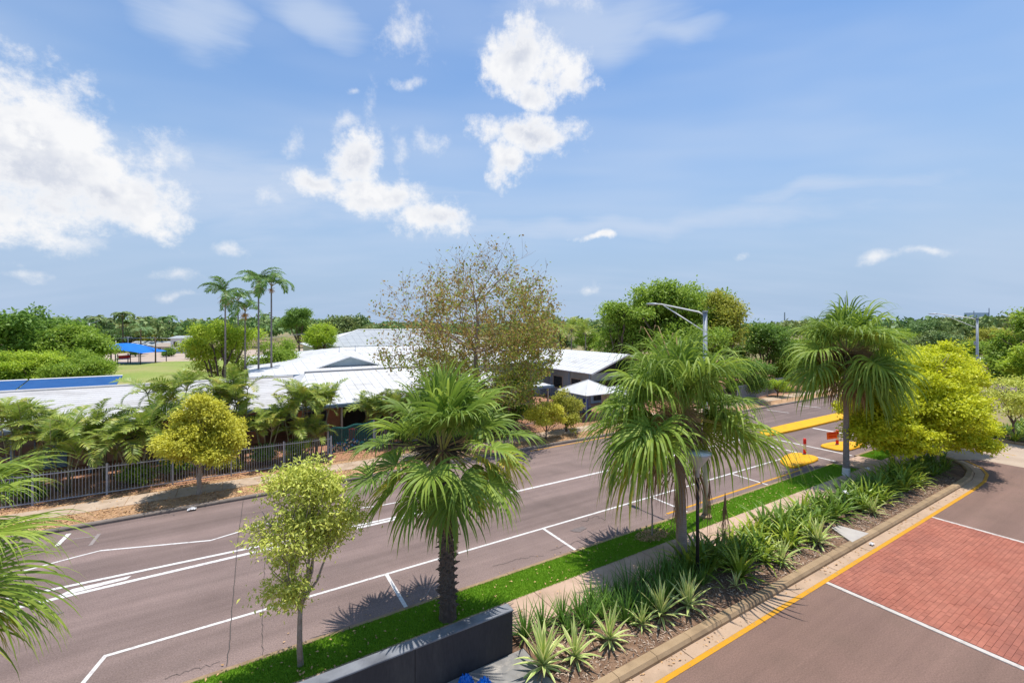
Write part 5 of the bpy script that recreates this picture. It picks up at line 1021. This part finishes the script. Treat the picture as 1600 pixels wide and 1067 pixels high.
# low shrubs between the fence and the palms
for k, (xx, yy, w_, h, m) in enumerate(((-8.2, 28.6, 1.5, 1.2, DK), (-4.3, 28.7, 1.3, 1.0, MD), (-2.6, 28.9, 1.8, 1.5, DK), (-.4, 28.6, 1.2, .9, OL), (1.3, 28.8, 1.6, 1.3, DK), (2.9, 28.5, 1.4, 1.5, MD), (9.2, 28.8, 1.8, 1.4, DK), (11.5, 28.6, 1.6, 1.2, MD), (13.2, 28.8, 1.9, 1.5, DK))):
    tree('shrub', f"low leafy shrub at the foot of the palms, {ORD[k]} from the left behind the fences", (xx, yy), lobes_for(w_, h, 300 + k, .15, 6), .25, .04, m, DBARK, 120, 16, .14, .14, 300 + k, 'shrub', 'shrubs behind the fences', 2, inner=.4, low=-.6, k=5)
# the orange-brown tree, half bare
def twig_tree(loc, label, seed):
    """limbs, boughs, branches and twigs grown level by level into an upright oval crown"""
    rg = np.random.default_rng(seed); t = empty('half_bare_tree', (loc[0], loc[1], .1), 0, label, 'tree'); tr, br = MB(), MB(); rn = random.Random(seed)
    C0, RX, RZ = np.array([0, 0, 7.6]), 6.3, 5.9
    def inside(n, lo, hi):
        out = []
        while len(out) < n:
            u = unit(rg, 1)[0]; r = rg.uniform(lo ** 3, hi ** 3) ** (1 / 3); p = C0 + u * r * np.array([RX, RX, RZ]) * (1 + .12 * math.sin(u[0] * 5 + 1) + .1 * math.sin(u[1] * 7))
            if p[2] > 2.6: out.append(p)
        return out
    trunk = [(0, 0, -.1), (.1, .05, 1.2), (.0, .12, 2.5), (.15, .1, 4.0), (.05, 0, 6.0), (.2, -.1, 8.0), (.1, 0, 9.6)]; tr.tube(trunk, [.3, .26, .23, .2, .16, .11, .07], 8)
    nodes = [np.array(p) for p in trunk[2:]]; rad = [.2, .18, .15, .1, .07]; tips = []
    for lev, (n, lo, hi, k) in enumerate(((11, .42, .6, .8), (46, .55, .85, .6), (230, .5, .98, .55), (1300, .45, 1.04, .5), (1500, .6, 1.08, .5))):
        A = np.array(nodes); new, nr = [], []
        for p in inside(n, lo, hi):
            dz = p[2] - A[:, 2]; ds = np.linalg.norm(A - p, axis=1) + np.where(dz < .25, 2.5 - dz, 0) * .8; q = int(np.argmin(ds)); a = A[q]; r0 = max(.010, min(.12, rad[q] * k)); L_ = np.linalg.norm(p - a)
            if lev > 2 and L_ > 1.6: p = a + (p - a) * 1.6 / L_
            pts = [Vector(w) for w in limb_path(a, p, rn, 4 if lev < 3 else 3, .10)]; m = len(pts); br.tube(pts, [r0 * (1 - .55 * i / (m - 1)) for i in range(m)], 6 if lev < 2 else (4 if lev < 3 else 3), False)
            for i, w in enumerate(pts[1:]): new.append(np.array(w)); nr.append(r0 * (1 - .55 * (i + 1) / (m - 1)))
            if lev >= 2: tips += [np.array(w) for w in pts[1:]]
        nodes += new; rad += nr
    tr.build('trunk', TWIG, t, True); br.build('branches', TWIG, t)
    Po, Pg = [], []
    for p in tips:
        side = p[0] * RT[0] + p[1] * RT[1]; k = 1.0 if p[2] < 9.2 else max(.12, 1.0 - (p[2] - 9.2) * .28); k *= .4 if (side < -3.3 and p[2] > 6) else 1.0
        if side > 2.5 and p[2] < 11: k = min(1.4, k + .5)
        for _ in range(rg.poisson((3.8 if p[2] < 7.5 else 2.6) * k)): (Pg if rg.random() < (.75 if p[2] < 5.8 else .5 if side > 1.5 else .34) else Po).append(p + rg.normal(0, .17, 3))
    for P, m, nm in ((Po, ORL, 'orange_leaves'), (Pg, OGL, 'green_leaves')):
        P = np.array(P); n = len(P); ln = rg.uniform(.12, .26, n); V, Fq = leafcards(P, unit(rg, n) + np.array([0, 0, -.4]), unit(rg, n) + np.array([0, 0, .5]), ln, ln * .6); link(bpy.data.objects.new(nm, np_mesh(nm, V, Fq, m)), t)
    return t
tb = twig_tree(at(742, 32.5), 'tall half-bare tree with orange-brown leaves in front of the white roofs', 5); tb.scale = (1.0, 1.0, 1.0)
bg(1040, 54, 428, 190, MD, 'largest bright green tree, right of the orange-leaved tree behind the near street light', 101, .28, 1500, .34, dens=1.0); bg(1098, 57, 434, 100, MD, 'right half of the large green canopy, just left of the olive-tinged tree', 126, .25, 800, .34); bg(968, 55, 452, 80, MD, 'left shoulder tree of the large bright green tree', 102, .2, 700, .34)
bg(1138, 52, 452, 74, OL, 'olive-tinged tree at the right shoulder of the large green tree', 103, .35, 520, .30); bg(1090, 48, 500, 130, MD, 'lower green tree below the large one, behind the near street light head', 104, .12, 900, .32)
bg(1190, 56, 503, 110, DK, 'dark tree right of the large green tree', 105, .12, 800, .34); bg(1228, 54, 545, 80, MD, 'rounded green tree left of the pale-based palm crown', 106, .1, 600, .3); bg(1165, 47, 560, 90, DK, 'dark low tree behind the grey mesh panels', 107, .08, 700, .28); bg(1262, 62, 520, 110, MD, 'green tree directly behind the pale-based palm', 108, .1, 700, .34); bg(1215, 49, 590, 40, LM, 'small lime bush at the end of the grey mesh panels', 109, .05, 260, .2, cr=.3)
bg(985, 46, 560, 60, DK, 'dark shrub tree between the gable building and the large green tree', 110, .1, 420, .28); bg(800, 33, 570, 120, MD, 'green bushy tree under the right side of the orange-leaved tree', 111, .1, 620, .22, cr=.3); bg(885, 33, 605, 70, OL, 'yellow-green bush behind the small golden tree', 112, .05, 420, .2, cr=.28); bg(665, 32.5, 605, 90, DK, 'dark shrub behind the crown of the rough-trunked palm', 113, .08, 420, .2, cr=.28); bg(745, 31.5, 640, 130, DK, 'low dark hedge-like shrub under the orange-leaved tree', 114, .05, 460, .18, cr=.26)
bg(350, 44, 500, 120, LM, 'lime green tree at the foot of the tall feather palms', 115, .1, 1000, .26, cr=.34); bg(432, 46, 520, 80, MD, 'round mid green tree right of the tall feather palm stems', 116, .1, 700, .26, cr=.34); bg(470, 58, 540, 70, DK, 'dark tree between the palms and the white hall roof', 117, .1, 520, .3)
bg(467, 112, 480, 54, DK, 'round-headed dark tree on the skyline right of the tall palms', 118, .3, 620, .4, group='trees on the skyline'); bg(501, 72, 500, 58, LM, 'lime tree standing beside the grey hall roof', 119, .3, 620, .3); bg(540, 135, 497, 120, FARL, 'far dark tree line mass behind the grey hall', 120, .15, 620, .6, group='trees on the skyline')
bg(30, 72, 476, 210, DK, 'biggest dark green tree at the far left', 121, .12, 1700, .5, cr=.5, group='trees beside the field'); bg(118, 70, 502, 110, MD, 'mid green tree right of the biggest dark tree at the left', 122, .1, 900, .4, group='trees beside the field'); bg(-20, 50, 552, 150, MD, 'bright round tree at the left edge behind the blue awning', 123, .08, 900, .32, group='trees beside the field'); bg(58, 52, 550, 110, LM, 'lime round tree behind the blue awning', 124, .08, 900, .32, group='trees beside the field'); bg(132, 50, 552, 96, MD, 'green round tree behind the right end of the blue awning', 125, .08, 900, .32, group='trees beside the field')
k = 0
for (px, F, top, w_, m, lab) in ((205, 150, 503, 60, FARL, 'far tree left of the dark power pole'), (245, 148, 514, 55, OL, 'olive far tree right behind the dark power pole'), (282, 155, 500, 60, FARL, 'far tree behind the white house'), (230, 190, 491, 60, FARL, 'flat-topped far tree breaking the skyline left of the tall palms'), (312, 165, 508, 50, OL, 'olive far tree behind the lime tree'), (165, 140, 515, 50, FARL, 'far tree between the lamp pole and the blue sail'), (212, 112, 540, 26, DK, 'small dark bush right behind the blue shade sail'), (264, 112, 545, 22, DK, 'small dark bush right of the dark power pole'), (182, 125, 535, 28, LM, 'small lime tree left of the grey far pole'), (300, 105, 545, 16, DK, 'small dark shrub in front of the white house'), (268, 160, 522, 60, LM, 'lime far tree left of the white house'),
        (875, 120, 500, 60, FARL, 'far tree on the skyline right of the orange-leaved tree'), (918, 110, 505, 60, MD, 'far green tree left of the large bright green tree'), (1440, 120, 500, 90, FARL, 'far tree on the skyline right of the pale-based palm'), (1490, 130, 498, 90, FARL, 'far tree below the second street light arm'), (1385, 105, 512, 90, MD, 'mid green tree behind the pale-based palm crown right side'), (1465, 90, 515, 90, FARL, 'grey-green tree behind the tops of the yellow-green trees'), (1545, 95, 508, 80, OL, 'russet-olive tree right of the second street light'), (1520, 75, 530, 60, MD, 'green tree behind the second street light pole'), (1595, 50, 471, 90, MD, 'tall bright green tree at the right edge'), (1612, 46, 530, 60, LM, 'lower lime tree at the right edge'), (1560, 100, 522, 70, OL, 'olive tree above the far white cars'), (1330, 85, 512, 90, DK, 'dark tree hidden behind the pale-based palm crown')):
    bg(px, F, top, w_, m, lab, 200 + k, .12, 520, .42, group='trees on the skyline' if F > 100 else 'trees behind the school'); k += 1
for (px, F, top, sd, lab) in ((150, 140, 497, 61, 'skyline palm nearest the twin-armed lamp pole'), (166, 150, 498, 62, 'second skyline palm right of the twin-armed lamp pole'), (192, 135, 492, 63, 'tallest dark skyline palm above the blue shade sail'), (264, 140, 497, 64, 'skyline palm above the low pale house'), (246, 150, 499, 66, 'skyline palm above the dark power pole'), (205, 145, 503, 67, 'skyline palm right of the tallest dark one'), (220, 120, 515, 68, 'lower far palm behind the blue shade sail')):
    feather_palm(at(px, F), lab, [(0, 0, zat(top, F) - .5)], 3.4, sd, FF, 13, 'far_palm', 'palms on the left skyline', .16, 0, DBARK)
for (px, F, top, sd, lab) in ((872, 58, 522, 81, 'feather palm right of the orange-leaved tree, nearest to it'), (893, 62, 518, 82, 'feather palm behind the gable roof, middle of three'), (915, 60, 524, 83, 'feather palm behind the gable roof, nearest the large green tree')):
    feather_palm(at(px, F), lab, [(0, 0, zat(top, F))], 2.6, sd, CF, 12, 'roof_palm', 'feather palms behind the gable roof', .09, 0, PBARK)
# far-off wood round the horizon, one mass
rg = np.random.default_rng(99); P = []; U = []
for i in range(1500):
    a = rg.uniform(-1.25, 1.05); F = rg.uniform(170, 420); x_, y_ = F * (math.sin(a + R(31.54))) , F * (math.cos(a + R(31.54))); h = rg.uniform(6.5, 10.5) * (1 + .12 * math.sin(a * 9) + .08 * math.sin(a * 23)); r = rg.uniform(3, 6)
    u = unit(rg, 130); u[:, 2] = np.abs(u[:, 2]); q = np.array([x_, y_, h * .55]) + u * np.array([r, r, h * .45]) * rg.uniform(.75, 1.05, (130, 1)); P.append(q); U.append(u)
P = np.concatenate(P); U = np.concatenate(U); n = len(P); ln = rg.uniform(.8, 1.8, n); V, Fq = leafcards(P, unit(rg, n), U + unit(rg, n) * .5, ln, ln * .75)
tag(link(bpy.data.objects.new('distant_woodland', np_mesh('distant_woodland', V, Fq, FARL))), 'far-off band of woodland along the horizon', 'woodland', kind='stuff')
